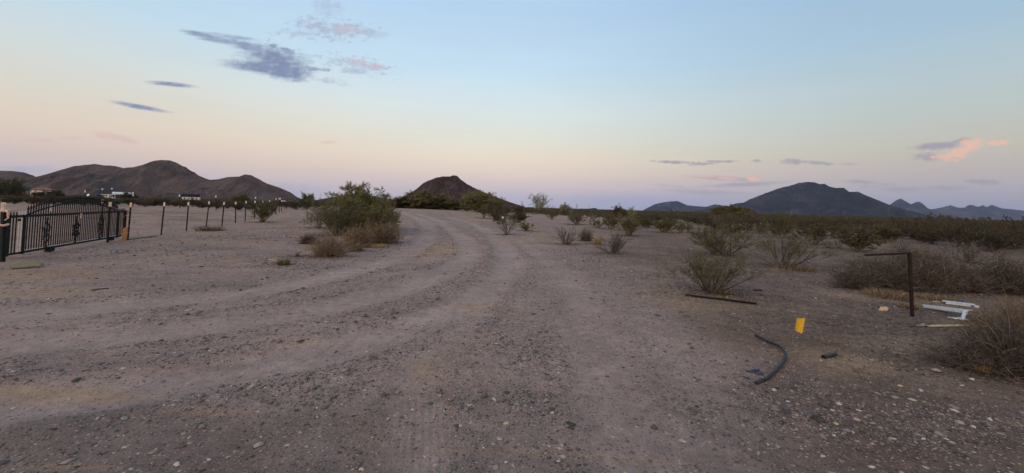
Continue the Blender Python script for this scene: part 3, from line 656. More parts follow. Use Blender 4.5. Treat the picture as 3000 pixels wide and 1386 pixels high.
def tree(W, H, seed, ntr=3, lsize=.04, dense=1.0, fine=True, crown_low=.25, r0=.09):
    rs = np.random.RandomState(seed); az = rs.uniform(0,2*np.pi,ntr); tl = rs.uniform(.08,.5,ntr)
    d = np.stack([np.sin(tl)*np.cos(az), np.sin(tl)*np.sin(az), np.cos(tl)], 1)
    P = grow(np.zeros((ntr,3))-[0,0,.1], d, np.full(ntr, H*.5)*rs.uniform(.8,1.1,ntr), 7, .02, .13, 0, rs)
    b1, d1, i1 = spawn(P, 9, crown_low, 1, .62, rs); P1 = grow(b1, d1, H*rs.uniform(.28,.5,len(i1)), 7, .08, .15, 0, rs)
    b2, d2, i2 = spawn(P1, 6, .2, 1, .55, rs); P2 = grow(b2, d2, H*rs.uniform(.10,.24,len(i2)), 5, .06, .2, 0, rs)
    b3, d3, i3 = spawn(P2, 5, .15, 1, .6, rs); P3 = grow(b3, d3, H*rs.uniform(.05,.13,len(i3)), 4, .04, .22, 0, rs)
    trunk = cat([tubes(P, r0, r0*.45, 7), tubes(P1, r0*.38, r0*.12, 5)])
    limbs = cat([tubes(P2, r0*.13, r0*.05, 3), tubes(P3, r0*.05, r0*.02, 3)])
    b4, d4, i4 = spawn(P3, max(1,int(11*dense)), .1, 1, .5, rs)
    keep = pn(b4[:,0]*2.6/H*2+seed, b4[:,2]*2.6/H*2+b4[:,1]*1.4) > -.50; b4 = b4[keep]; d4 = d4[keep]
    if fine:
        P4 = grow(b4, d4+[0,0,.25], H*rs.uniform(.03,.07,len(b4)), 3, .03, .2, 0, rs); fol = strips(P4, lsize*.42, rs)
        C = np.repeat(P4[:,1], 1, 0)+rs.normal(0,.02,(len(P4),3)); fol = cat([fol, leaves(C, lsize*rs.uniform(.6,1.2,len(C)), .4, rs)])
    else:
        C = np.repeat(b4, 2, 0)+rs.normal(0,.05,(len(b4)*2,3)); fol = leaves(C, lsize*rs.uniform(.6,1.3,len(C)), .55, rs)
    return fit([trunk, limbs, fol], W, H)

PLANTS = []       # (x, y, radius) kept free by the scattered scrub
def put_plant(name, loc, ms, mats, parts, label, cat_, group=None, rz=None):
    root = empty(name, loc, label, cat_, group, rng.uniform(0, 6.28) if rz is None else rz)
    for (v, q), m, pn_ in zip(ms, mats, parts): link(pn_, mesh_np(pn_, v, q), M[m] if isinstance(m, str) else m, root)
    PLANTS.append((loc[0], loc[1], .8)); return root
def wh(px, py, wpx, hpx, y=None):
    p = G(px, py) if y is None else gy(px, y)
    return p, wpx/F*p[1], hpx/F*p[1]

# --- creosote bushes one can tell apart: base pixel, width, height in pixels, leafiness, label
CREO = [
 (2082,855,232,118,.6,'open creosote bush with bare lower stems, nearest to the road, behind the long dark rod',dict(n=34,openness=.62)),
 (2118,748,190,96,.9,'twiggy creosote bush directly behind the bush nearest the long dark rod',dict(n=34)),
 (2294,783,200,112,.8,'wide spreading creosote bush left of the dead brush thicket',dict(n=36,openness=.6)),
 (2294,697,76,70,1.2,'dense dark bush straight behind the wide spreading creosote',dict(n=30)),
 (1484,687,60,58,.75,'upright olive bush at the right road edge with white bag on it',dict(n=18)),
 (1545,677,42,24,.6,'small low vase shaped bush right of the bush with the bag',dict(n=16)),
 (1617,643,42,34,1.1,'leafy bush under the silvery tree at the edge of the scrub',dict(n=22)),
 (1690,658,56,36,.9,'rounded olive bush with tan litter ring beneath it',dict(n=24)),
 (1735,646,26,20,.8,'tiny bush right of the rounded olive bush',dict(n=14)),
 (1751,668,36,24,.5,'thin grey bush behind the brown grass clump',dict(n=16)),
 (1788,672,48,42,1.0,'olive bush left of the dark green bush in the middle distance',dict(n=24)),
 (1843,691,70,62,1.4,'dark green dense bush right of the long armed bush',dict(n=34)),
 (1899,667,26,28,.8,'narrow bush between the dark green bush and the broad bush',dict(n=14)),
 (1944,681,62,38,1.3,'broad dark bush left of the two slim bushes',dict(n=30)),
 (1994,682,34,34,.8,'slim leafy bush, left one of the slim pair',dict(n=16)),
 (2017,682,28,30,.4,'slim greyer bush, right one of the slim pair',dict(n=16)),
 (2187,682,30,26,.9,'small dark bush right of the twiggy creosote top',dict(n=16)),
 (2225,684,28,24,1.1,'small round bush left of the dense dark bush',dict(n=18)),
 (769,651,60,58,1.1,'olive bush standing in the line of white tipped fence posts',dict(n=26)),
 (1417,640,34,38,1.0,'small dark bush on the bank at the road bend',dict(n=20)),
 (1449,642,30,26,.8,'second small bush on the bank at the road bend',dict(n=16)),
 (2472,700,66,42,.8,'bare stemmed bush right of the dense dark bush',dict(n=24)),
 (2578,702,76,44,.9,'dark bush beyond the bare ground above the bent pole',dict(n=28)),
 (2395,690,56,34,1.0,'low dark bush in front of the far scrub left of the bent pole',dict(n=22)),
 (2100,672,46,30,.8,'brownish bush behind the twiggy creosote',dict(n=18)),
 (2345,664,50,30,1.0,'dark bush right of the leaning white pole',dict(n=18)),
]
k = 0
for px, py, wpx, hpx, lf, lab, kw in CREO:
    p, W, H = wh(px, py, wpx*1.2, hpx*1.08); k += 1
    ls = .020 if p[1] < 14 else (.028 if p[1] < 25 else .042)
    ms = creosote(W, H, 100+k, lf, lsize=ls, thick=1.0 if p[1] < 14 else 1.5, **kw)
    put_plant('creosote_bush', p, ms, ['stem','creo_leaf'], ['stems','foliage'], lab, 'bush')
    PLANTS[-1] = (p[0], p[1], W*.5)

# leafless ones
BARE = [
 (1658,716,84,50,'grey leafless vase shaped bush near the right road edge',0,22),
 (1798,743,90,62,'dark leafless bush with long arms arching to the ground',9,26),
 (2424,727,36,24,'small bare bush, first of the bare pair on pale ground',3,14),
 (2460,727,36,26,'small bare bush, second of the bare pair on pale ground',3,14),
 (2521,734,44,22,'small bare bush alone on pale ground left of bent pole arm',3,14),
 (2642,737,66,34,'bare gnarled bush just behind the top of bent pole',5,12),
 (2834,768,110,62,'bare spreading bush behind the right end of the thicket',6,22),
 (2240,722,44,18,'low dead bush beside the wide spreading creosote',2,12),
]
for px, py, wpx, hpx, lab, low, n in BARE:
    p, W, H = wh(px, py, wpx*1.15, hpx*1.1); k += 1
    ms = creosote(W, H, 200+k, 0, n=n, lowlimbs=low, thick=1.7)
    put_plant('leafless_bush', p, ms, ['stem'], ['stems'], lab, 'bush'); PLANTS[-1] = (p[0], p[1], W*.4)

# big clump left of the road
p, W, H = wh(990,690,160,100); ms = creosote(W, H, 301, 1.3, n=46, lsize=.030, thick=1.3, openness=.3)
put_plant('creosote_bush', p, ms, ['stem','creo_leaf'], ['stems','foliage'], 'large dark green creosote at the left of the roadside clump', 'bush'); PLANTS[-1] = (p[0],p[1],2)
p, W, H = wh(935,668,90,98); ms = creosote(W, H, 302, .9, n=24, lsize=.032, thick=1.3, openness=.6)
put_plant('creosote_bush', p, ms, ['stem','creo_leaf'], ['stems','foliage'], 'airy creosote at the left end of the roadside clump', 'bush')
p, W, H = wh(1098,688,120,76); ms = creosote(W, H, 303, 1.3, n=36, lsize=.030, thick=1.3, openness=.4)
put_plant('creosote_bush', p, ms, ['stem','creo_leaf'], ['stems','foliage'], 'spreading creosote at the right of the roadside clump', 'bush')
p, W, H = wh(1060,676,180,128); ms = tree(W, H, 304, 9, .034, 2.0, True, .02, .05)
put_plant('palo_verde', p, ms, ['bark','stem','pale_leaf'], ['trunk','limbs','crown'], 'round bright green palo verde crown rising over the roadside clump', 'tree'); PLANTS[-1] = (p[0],p[1],2.5)
DRY = [
 (965,752,132,68,'rust brown tumbleweed mound at the front of the roadside clump','dry',420),
 (1050,722,96,58,'tan dead brush mound in the middle of the roadside clump','dry',420),
 (1122,712,108,62,'large dead brush mound at the right of the roadside clump','dry',480),
 (905,714,56,26,'low dead brush at the left foot of the roadside clump','dry_dark',300),
 (1045,736,50,20,'small dry grass tuft between two tumbleweed mounds','dry',160),
 (2515,845,150,62,'grey brown dead brush at the left end of the thicket','dry_dark',620),
 (2600,846,160,96,'tangled dead brush mound behind the bent pole','dry_dark',760),
 (2700,848,175,118,'tall dead brush mound right of the bent pole','dry_dark',820),
 (2812,850,150,88,'dark dead brush at the right end of the thicket','dry_dark',720),
 (2960,858,190,112,'dead brush heap at the right edge beyond the white rails','dry_dark',700),
 (2935,1030,150,110,'brown grassy brush in the right foreground above the dark heap','dry',700),
 (2990,1092,250,165,'big dark brown brush heap at the right edge of the foreground','dry_dark',900),
 (3000,965,130,80,'tan brush at the right edge behind the foreground heap','dry',420),
 (2850,1075,200,60,'low dark twiggy brush left of the foreground heap','dry_dark',500),
 (2700,766,120,40,'reddish dead brush on top of the bank behind the thicket','dry_dark',300),
 (2540,790,150,40,'reddish low brush behind the left of the thicket','dry_dark',300),
 (1716,706,48,36,'dark brown grass clump beside the straw yellow tuft','dry_dark',260),
]
for px, py, wpx, hpx, lab, mk, n in DRY:
    p, W, H = wh(px, py, wpx, hpx); k += 1
    wd = .0045 if p[1] < 6 else (.006 if p[1] < 12 else .011)
    ms = drybrush(W, H, 400+k, n, 1.0, wd)
    put_plant('dead_brush', p, ms, ['stem' if mk == 'dry_dark' else 'dry', mk], ['branches','twigs'], lab, 'dead brush'); PLANTS[-1] = (p[0], p[1], W*.45)
GRS = [
 (1752,716,38,28,'straw yellow grass tuft beside the dark grass clump','straw',420),
 (832,777,44,20,'small olive tuft alone on the dirt left of road','creo_leaf',260),
 (615,676,78,16,'low dry weed patch among the fence posts','dry_dark',420),
 (872,752,18,18,'thin dry weed at the left of tumbleweed mound','dry',90),
 (1105,725,50,12,'pale grass fringe in front of the dead brush mound','straw',200),
 (2115,862,60,16,'dry grass at the foot of the nearest creosote','dry',260),
 (2330,790,110,16,'olive dry grass at the foot of the wide creosote','dry',420),
 (2600,872,120,22,'yellowish grass strip in front of the thicket left','dry',600),
 (2745,880,100,16,'yellowish grass behind the white rail','dry',420),
 (2668,905,50,14,'tan grass behind the foot of the bent pole','dry',300),
 (2880,1090,60,40,'pale weed in front of the foreground brush heap','straw',140),
 (2440,1012,70,8,'short dry grass right of the yellow flag','dry',140),
 (1990,683,70,7,'tan grass at the foot of the two slim bushes','straw',200),
 (1690,660,80,7,'tan litter grass at the foot of the rounded olive bush','dry',160),
]
for px, py, wpx, hpx, lab, mk, n in GRS:
    p, W, H = wh(px, py, wpx, hpx); k += 1
    ms = grasstuft(W, H, 600+k, n, .004 if p[1] < 6 else .008)
    if wpx/hpx > 4.3:
        o = link('dry_grass', mesh_np('dry_grass', *ms[0]), M[mk], None, p); tag(o, lab, 'grass', None, 'stuff')
    else: put_plant('grass_tuft', p, ms, [mk], ['blades'], lab, 'grass')
# trees
TREES = [   # px, y distance, width px, height px above ground
 (1243,60,140,48,'olive green palo verde left of the butte at the road crest','pale_leaf',.02,61,1.5,8),
 (1396,58,120,60,'taller palo verde covering the right slope of the butte','pale_leaf',.02,62,1.4,8),
 (1325,60,80,26,'low green shrub between the two palo verdes at the crest','pale_leaf',.02,63,1.4,7),
 (1190,60,70,32,'dark low bush left of palo verdes at the crest','creo_leaf_far',.02,64,2.4,7),
 (1270,58,70,26,'dark low shrub under the palo verde left of the butte','creo_leaf_far',.02,164,2.2,7),
 (1455,58,60,24,'dark low shrub at the right foot of the taller palo verde','creo_leaf_far',.02,165,2.2,7),
 (1579,96,58,60,'silvery open crowned tree alone on the horizon','iron_leaf',.12,65,.75,3),
 (1656,92,44,34,'small silvery shrub right of the lone silvery tree','iron_leaf',.10,66,.8,4),
 (2130,110,80,36,'bright olive rounded tree in the far scrub before the mountain','pale_leaf',.04,67,2.2,7),
 (2178,112,54,34,'rusty olive shrub against the right of the bright olive tree','dry',.10,68,1.3,5),
 (1852,74,46,34,'thin sparse bush standing over the scrub left of the blue ridge','iron_leaf',.06,69,.35,3),
 (1812,70,52,36,'olive bush left of the thin sparse bush','creo_leaf_far',.08,70,1.3,5),
 (40,75,70,64,'dark green tree at the left edge before the hills','creo_leaf_far',.12,71,1.5,4),
 (-20,70,60,58,'dark bush touching the left edge','creo_leaf_far',.12,72,1.4,4),
 (150,110,56,28,'dark bush in front of the tile roofed house','creo_leaf_far',.10,73,1.5,5),
 (898,70,46,36,'green bush at the left of the roadside clump beyond the fence','creo_leaf',.10,74,1.4,5),
 (118,88,26,24,'small bush beside the white garage','creo_leaf_far',.10,75,1.4,5),
 (700,95,44,32,'pale olive bush below the third summit','pale_leaf',.10,76,1.2,5),
 (375,120,50,26,'dark bush in front of the red barn','creo_leaf_far',.10,77,1.3,5),
]
for px, yd, wpx, hpx, lab, mk, cl, sd_, dn, nt in TREES:
    p = gy(px, yd); W, H = wpx/F*yd, hpx/F*yd
    ms = tree(W, H, sd_, nt, .055 if yd < 80 else .09, dn, mk not in ('iron_leaf',), cl, .085)
    put_plant('small_tree', p, ms, ['bark','stem',mk], ['trunk','limbs','crown'], lab, 'tree'); PLANTS[-1] = (p[0], p[1], W*.35)

# --- the scrub: individually placed bushes nearest the camera, the rest one mass
scr = np.random.RandomState(5)
VAR = []
for i in range(8):
    W, H = [(1.9,1.3),(2.3,1.6),(1.6,1.5),(2.6,1.7),(2.1,1.2),(1.5,1.1),(2.4,1.5),(1.8,1.7)][i]
    ms = creosote(W, H, 800+i, 1.3, n=20, lsize=.055, thick=1.8, openness=.35)
    VAR.append((mesh_np('stems', *ms[0]), mesh_np('foliage', *ms[1])))
    VAR[-1][0].materials.append(M['stem']); VAR[-1][1].materials.append(M['creo_leaf_far' if i < 5 else 'scrub_brown'])
cand = []
PL = np.array(PLANTS)
def ok(x, y, sep):
    if len(PL) and (np.hypot(PL[:,0]-x, PL[:,1]-y) < PL[:,2]+sep).any(): return False
    return True
ROADL = np.array([gp(*q_)[:2] for q_ in [(1245,622),(1290,640),(1370,690),(1420,760)]])
ROADL = np.vstack([[ROADL[0,0]*1.9-1.5, ROADL[0,1]*1.9], ROADL])
tries = scr.rand(60000, 3)
placed = []
for u, v_, q_ in tries:
    pxx = -150+3300*u; yy = 14+84*v_**.75
    d = ray(pxx, 566+.0272*pxx); x = d[0]*yy; dens = 0; minsep = 1.3
    if pxx < 930:
        edge = 41 if pxx > 520 else 40
        if yy > edge+2*math.sin(x*.3): dens = 1.0
    elif pxx < 1420:
        if yy > 57: dens = 1.0
    else:
        lim = np.interp(pxx, [1420,1500,1650,1900,2300,2600,2750,3150], [58,72,84,66,46,31,23,14])
        if yy > lim: dens = .9
        elif yy > lim*.45: dens = .12
        minsep = 1.1 if pxx > 2600 else 1.75
    if dens == 0 or q_ > dens: continue
    pos_ok = all((x-a)**2+(yy-b)**2 > (minsep*1.25)**2 for a, b in placed[-400:]) if dens > .5 else all((x-a)**2+(yy-b)**2 > 9 for a, b in placed)
    if not pos_ok or not ok(x, yy, .6): continue
    placed.append((x, yy))
    if len(placed) > 1500: break
placed.sort(key=lambda t: t[0]**2+t[1]**2)
inv = [t for t in placed if abs(t[0]/t[1]) < 1.36]
IND = inv[:250]; REST = inv[250:]+[t for t in placed if abs(t[0]/t[1]) >= 1.36]
def zone(x, y):
    px = 1500+F*x/y
    if px < 300: return ('bush in the dense scrub beyond the gate and clearing', 'scrub bushes beyond the gate')
    if px < 930: return ('bush in the dense scrub beyond the white tipped fence posts', 'scrub bushes beyond the fence posts')
    if px < 1420: return ('dark bush in the row closing the road crest below the butte', 'bushes at the road crest')
    if px < 2000: return ('bush in the far scrub belt between butte and blue ridge', 'scrub bushes in the middle distance')
    if px < 2600: return ('bush in the far scrub belt below the big mountain', 'scrub bushes below the mountain')
    return ('dark bush in the dense scrub at the right below the serrated range', 'scrub bushes at the right')
for x, y in IND:
    sm, fm = VAR[scr.randint(2, 8) if x/y > .75 and scr.rand() < .6 else scr.randint(8)]; lab, grp = zone(x, y)
    r_ = empty('scrub_bush', (x, y, float(gz(x, y)[0])-.03), lab, 'bush', grp, scr.uniform(0, 6.28))
    s_ = scr.uniform(.75, 1.2)*float(np.interp(x/y, [-1.3,-.6,-.4,-.2,.1,.9,1.2], [.60,.55,.75,.95,.80,.78,1.02]))
    r_.scale = (s_*scr.uniform(.9,1.2), s_*scr.uniform(.9,1.2), s_)
    link('stems', sm, None, r_); link('foliage', fm, None, r_)
# far mass
LOW = []
for i in range(6):
    rs = np.random.RandomState(900+i); n = 260; th = rs.uniform(0,2*np.pi,n); rr = rs.rand(n)**.5; hz = rs.rand(n)**.8
    wr = .55+.45*np.sin(hz*2.4); C = np.stack([np.cos(th)*rr*wr, np.sin(th)*rr*wr, .12+.88*hz*(1-.35*rr**2)], 1); C[:,2] += .12*pn(C[:,0]*2+i, C[:,1]*2)
    LOW.append(leaves(C, rs.uniform(.10,.24,n), .6, rs))
far = [(x, y, scr.uniform(1.3,1.9)) for x, y in REST]
n2 = 9000; yy = 80+ (scr.rand(n2)**.8)*520; uu = scr.uniform(-1.5, 1.5, n2); far += [(a*b, b, scr.uniform(1.2,2.1)*(1+b/900)) for a, b in zip(uu, yy)]
Vs = []; Qs = []; b = 0
for x, y, h in far:
    h *= .50 if x/y < -.5 else .72
    v, q = LOW[scr.randint(6)]; a = scr.uniform(0,6.28); c, s = math.cos(a), math.sin(a); wv = h*scr.uniform(.65,1.0)
    if y > 200: keep = np.arange(0, 4*110); v = v[:440]; q = q[:110]; g_ = 1.5
    else: g_ = 1.0
    vv = np.stack([(v[:,0]*c-v[:,1]*s)*wv*g_**.3, (v[:,0]*s+v[:,1]*c)*wv*g_**.3, v[:,2]*h], 1)+[x, y, float(base_h(x, y))-.05]
    Vs.append(vv); Qs.append(q+b); b += len(vv)
o = link('desert_scrub', mesh_np('desert_scrub', np.vstack(Vs), np.vstack(Qs)), M['creo_leaf_far']); tag(o, 'far desert scrub covering the plain up to the hills', 'scrub', None, 'stuff')

# ------------------------------------------------------------------ gravel and litter
gr = np.random.RandomState(21)
n = 330000
az_ = np.radians(gr.uniform(-56, 56, n)); rr = np.exp(gr.uniform(math.log(1.7), math.log(48), n)); gx_, gy_ = np.sin(az_)*rr, np.cos(az_)*rr
cg = np.clip(ellipse_w(gx_, gy_, COARSE)*(.7+.9*pn(gx_/.6, gy_/.6))+.25*fbm(gx_/2, gy_/2, 3), 0, 1)
tk = np.zeros(n)
for L, w_, dp in TL:
    d, _ = dist_line(gx_, gy_, L); tk = np.maximum(tk, np.exp(-(d/w_)**4)); cg = np.maximum(cg, (.2 if w_ <= .30 else .6)*np.clip(.75+1.1*pn(gx_/1.3, gy_/1.3+w_*9), 0, 1)*np.exp(-((d-w_*1.5)/(w_*.5))**2))
keep = gr.rand(n) < (.16+.95*cg)*(1-.85*tk); gx_, gy_, cg = gx_[keep], gy_[keep], cg[keep]; n = len(gx_)
size = np.exp(gr.normal(math.log(.0052), .62, n))*(1+.35*cg)*np.clip((np.hypot(gx_,gy_)/4)**.5, .75, 3.2)
size = np.minimum(size, .05)
ico = np.array([(0,0,1),(.9,0,.35),(.28,.86,.35),(-.73,.53,.35),(-.73,-.53,.35),(.28,-.86,.35),(0,0,-.5)])
it = np.array([(0,1,2),(0,2,3),(0,3,4),(0,4,5),(0,5,1),(6,2,1),(6,3,2),(6,4,3),(6,5,4),(6,1,5)])
th = gr.uniform(0, 2*np.pi, n); c, s = np.cos(th), np.sin(th)
vv = ico[None]*(1+gr.normal(0,.2,(n,7,3)))*np.stack([size*gr.uniform(.8,1.5,n), size*gr.uniform(.6,1,n), size*gr.uniform(.4,.8,n)], 1)[:,None,:]
vv = np.stack([vv[...,0]*c[:,None]-vv[...,1]*s[:,None], vv[...,0]*s[:,None]+vv[...,1]*c[:,None], vv[...,2]], -1)
vv += np.stack([gx_, gy_, gz(gx_, gy_)-size*.05], 1)[:,None,:]
tris = (it[None]+(np.arange(n)*7)[:,None,None]).reshape(-1,3)
o = link('gravel', mesh_np('gravel', vv.reshape(-1,3), None, False, tris), M['gravel']); tag(o, 'loose gravel strewn over the dirt road and verges', 'gravel', None, 'stuff')

lp = []
for (x, y, r_) in PLANTS[:]:
    if y > 40 or y < 2: continue
    m_ = int(1100*min(r_, 2.0)); a = gr.uniform(0, 6.28, m_); q_ = np.abs(gr.normal(0, .75, m_))*max(r_, .5)*1.25; lp.append(np.stack([x+np.cos(a)*q_*1.2, y+np.sin(a)*q_*.8], 1))
for bx, by, nn in ((1700,700,500),(2500,960,700),(2750,960,900),(2850,1060,900),(300,700,250),(620,690,300),(560,800,160),(2250,870,500)):
    c0 = gp(bx, by); lp.append(c0[:2]+gr.normal(0, 1, (nn,2))*[1.1*c0[1]/6, .35*c0[1]/6])
lp = np.vstack(lp); lp = lp[(lp[:,1] > 1.5)]
n = len(lp); C = np.stack([lp[:,0], lp[:,1], gz(lp[:,0], lp[:,1])+.006], 1); a = gr.uniform(0, 6.28, n); d = np.stack([np.cos(a), np.sin(a), gr.normal(0,.2,n)], 1); sz_ = gr.uniform(.012,.055,n)[:,None]*(1+C[:,1:2]/18)
e = np.cross(d, [0,0,1.0])
V_ = np.stack([C-d*sz_/2, C+e*sz_*.10, C+d*sz_/2, C-e*sz_*.10+[0,0,.004]], 1).reshape(-1,3)
o = link('leaf_litter', mesh_np('leaf_litter', V_, np.arange(n)[:,None]*4+np.arange(4)), M['litter']); tag(o, 'brown leaf and twig litter around the bushes', 'litter', None, 'stuff')

# ------------------------------------------------------------------ stones one can tell apart
def stone(px, py, spx, mk, lab, flat=.55, asp=1.4, seed=0, name='stone'):
    rs = np.random.RandomState(3000+seed); p = G(px, py); r_ = spx/F*p[1]/2*.92
    nu, nv = 14, 9; V_ = []; Q = []
    for i in range(nv+1):
        for j in range(nu):
            a = 2*math.pi*j/nu; b_ = math.pi*i/nv; V_.append((math.sin(b_)*math.cos(a), math.sin(b_)*math.sin(a), math.cos(b_)))
    V_ = np.array(V_); f = 1+.30*pn(V_[:,0]*1.1+seed*3.3, V_[:,1]*1.1+V_[:,2]*1.7)+.12*pn(V_[:,0]*3+seed, V_[:,1]*3-V_[:,2]*3)
    for kx in range(12):   # chip flat facets
        nrm = unit(rs.normal(size=3)); dd = V_ @ nrm; lim_ = rs.uniform(.45,.80); cut = dd > lim_; V_[cut] -= (dd[cut]-lim_)[:,None]*nrm
    V_ = V_*f[:,None]*[r_, r_/asp, r_*flat]; V_[:,2] += r_*flat*.12
    Q = [(i*nu+j, (i+1)*nu+j, (i+1)*nu+(j+1)%nu, i*nu+(j+1)%nu) for i in range(nv) for j in range(nu)]
    o = link(name, mesh_np(name, V_, Q, False), M[mk], None, p); o.rotation_euler = (0, 0, rs.uniform(-.5,.5)); tag(o, lab, 'stone')
STN = [
 (2586,910,34,'rock_tan','big tan rock left of the bent pole',.85,1.1),
 (2459,1188,22,'rock_white','pale rock on the gravel bank below the short pipe',.6,1.3),
 (2518,1209,19,'rock_white','flat white chip right of the pale rock on the bank',.35,1.5),
 (2450,1243,20,'rock_tan','orange tan stone below the pale rock on the bank',.7,1.2),
 (2509,1241,27,'rock_pink','long pinkish stone right of the orange tan stone',.55,1.5),
 (2392,1231,46,'rock_dark','dark clod left of the orange tan stone',.6,1.3),
 (2177,1253,20,'rock_grey','grey rounded stone on bare dirt below the hose',.8,1.1),
 (2619,1293,26,'rock_white','flat pale stone on the grey road below the bank',.35,1.7),
 (2853,1262,21,'rock_white','white stone near the right edge of the bank',.6,1.3),
 (2555,1378,22,'rock_white','pale stone at the bottom edge right of centre',.6,1.3),
 (2410,1339,26,'rock_white','thin flat stone on the grey road below dark clod',.3,2.0),
 (2221,1338,16,'rock_white','small white stone on the grey road, lower right',.6,1.2),
 (2697,1152,15,'rock_white','small upright pale stone on the bank under the brush heap',.9,1.1),
 (2634,1137,20,'rock_tan','flat tan stone on the bank above the upright pale stone',.4,1.5),
 (2846,1117,18,'rock_white','pale stone in front of the foreground brush heap',.6,1.2),
 (2816,1133,20,'rock_pink','pinkish flat stone in front of the foreground brush heap',.4,1.5),
 (2996,1212,22,'rock_grey','grey stone touching the right edge',.7,1.2),
 (1448,1172,17,'rock_white','angular white stone amid the central gravel pile',.7,1.2),
 (1481,1238,20,'rock_tan','rounded tan stone below the central gravel pile',.75,1.2),
 (1618,1213,16,'rock_white','white stone right of the rounded tan stone',.6,1.3),
 (1463,1288,26,'rock_pink','flat pinkish stone under the rounded tan stone',.35,1.7),
 (1416,1310,11,'rock_tan','tiny tan pebble left of the flat pinkish stone',.8,1.1),
 (1640,1321,30,'rock_pink','long flat stone on the grey road at lower centre',.3,2.2),
 (1482,1363,18,'rock_white','white stone near the bottom edge at centre',.6,1.2),
 (1454,1384,26,'rock_grey','grey stone cut by the bottom edge at centre',.5,1.3),
 (1831,1381,18,'rock_tan','orange tan stone at the bottom edge right of the centre',.6,1.3),
 (1997,1290,32,'rock_pink','large pinkish half buried stone on the grey road',.45,1.3),
 (1672,1264,26,'rock_dark','dark stone under the black debris at lower centre',.7,1.2),
 (1672,1243,44,'rock_dark','black flaky debris piece at lower centre',.3,1.8),
 (1290,1161,15,'rock_pink','pink pebble left in the central gravel pile',.7,1.2),
 (1802,975,15,'rock_grey','grey stone alone in the middle of the road',.6,1.2),
 (363,1234,38,'rock_grey','grey flat slab on the left of the grey road',.18,2.0),
 (518,1374,30,'rock_white','white stone near the bottom left edge',.5,1.4),
 (757,1216,13,'rock_white','small white pebble beside the brown silt patch',.6,1.2),
 (751,1116,12,'rock_tan','small orange pebble above the brown silt patch',.6,1.2),
 (584,1171,16,'rock_tan','tan stone between two silt patches at left',.6,1.3),
 (1003,1193,11,'rock_tan','small tan pebble left of the tyre tread marks',.6,1.2),
 (1075,1030,16,'rock_tan','tan flake above the tyre tread marks',.4,1.5),
 (550,909,24,'rock_white','thin white flake on the left wheel track',.25,2.2),
 (388,1379,24,'rock_grey','grey flake at the bottom edge left of the white stone',.4,1.6),
 (613,1355,19,'rock_white','pale flat stone right of the white bottom left stone',.35,1.6),
 (284,1308,24,'rock_grey','pair like grey stone left of the bottom centre gravel',.4,1.5),
 (205,1156,13,'rock_white','white pebble on the left silt patch',.7,1.1),
 (1060,1379,24,'rock_tan','tan stone at the bottom edge left of the centre',.5,1.4),
 (836,1281,22,'rock_grey','long grey stone on the grey road left of centre',.35,1.7),
 (39,1100,17,'rock_white','white angular stone near the left edge',.5,1.3),
 (1173,930,16,'rock_white','white flake on the track left of the centre',.3,1.8),
 (129,773,18,'rock_grey','grey flat stone beside the plywood board',.35,1.7),
 (2404,1058,10,'rock_white','white pebble at the open end of the short pipe',.6,1.2),
 (2629,1037,30,'rock_grey','pale grey flat slab below the bent pole',.15,1.6),
]
for i, s_ in enumerate(STN): stone(*s_, seed=i)

# ------------------------------------------------------------------ the gate
g0 = G(14, 762); g1 = G(364, 699)
GA = np.array([g0[0], g0[1]]); GB = np.array([g1[0], g1[1]]); GL = np.hypot(*(GB-GA)); gd = (GB-GA)/GL
gz0 = (g0[2]+g1[2])/2
gate = empty('driveway_gate', (GA[0], GA[1], gz0+.05), 'black iron double arched driveway gate with spear tips and diamond scrolls', 'gate', None, math.atan2(gd[1], gd[0]))
gate['label'] = 'black iron driveway gate with arched top, spear tips and diamond scrolls'
RAIL = .98; A0, A1, ARC = .095*GL, .895*GL, 1.32
def arc(x):
    t = (x-A0)/(A1-A0); return RAIL+(ARC-RAIL)*(math.sin(math.pi*np.clip(t,0,1))**.85 if 0 < t < 1 else 0)
mb = MB(); mb.bar((0,0,RAIL), (GL,0,RAIL), .05, .06); mb.build('top_rail', M['black_metal'], gate)
mb = MB(); mb.bar((0,0,.07), (GL,0,.07), .04, .045); mb.build('bottom_rail', M['black_metal'], gate)
mb = MB(); mb.tube([(x,0,arc(x)) for x in np.linspace(A0, A1, 40)], .021, 6); mb.build('arched_rail', M['black_metal'], gate)
for x, wd in ((.02,.05),(A0-.02,.06),(A1+.03,.05),(GL-.04,.07)):
    mb = MB(); mb.bar((x,0,.03), (x,0,RAIL+.03), wd, wd); mb.build('stile', M['rust'] if x > GL-.1 else M['black_metal'], gate)
for x in (.42*GL*.65, GL*.83):
    mb = MB(); mb.box(x-.12, x+.12, -.05, .05, -.03, .10); mb.build('wheel_box', M['black_metal'], gate)
def picket(x, top, spear, m):
    mb = MB(); mb.bar((x,0,.05), (x,0,top), .019, .019)
    if spear:
        # collar, leaf shaped spear
        mb.tube([(x,0,top-.05),(x,0,top-.035),(x,0,top-.02)], [.012,.022,.012], 6)
        mb.tube([(x,0,top),(x,0,top+.03),(x,0,top+.065),(x,0,top+.135)], [.010,.024,.016,.001], 6)
    else: mb.tube([(x,0,top),(x,0,top+.03)], [.012,.002], 4)
    return mb.build('picket', M[m], gate)
npk = 60
for i in range(npk):
    x = .09+(GL-.18)*i/(npk-1)
    inside = A0+.05 < x < A1-.02
    white = 3 <= i <= 5 and not inside
    if i in (15,) : inside_top = RAIL+.06
    top = arc(x)+.10 if inside else RAIL+.09
    if i == 15: picket(x, RAIL+.07, False, 'black_metal'); continue
    picket(x, top, inside, 'cap_white' if white else ('rust' if i % 7 == 3 else 'black_metal'))
def ring(mb, cx, cz, r_, th_=.008, a0=0, a1=2*math.pi, n=14):
    mb.tube([(cx+r_*math.cos(a), -.022, cz+r_*math.sin(a)) for a in np.linspace(a0, a1, n)], th_, 5)
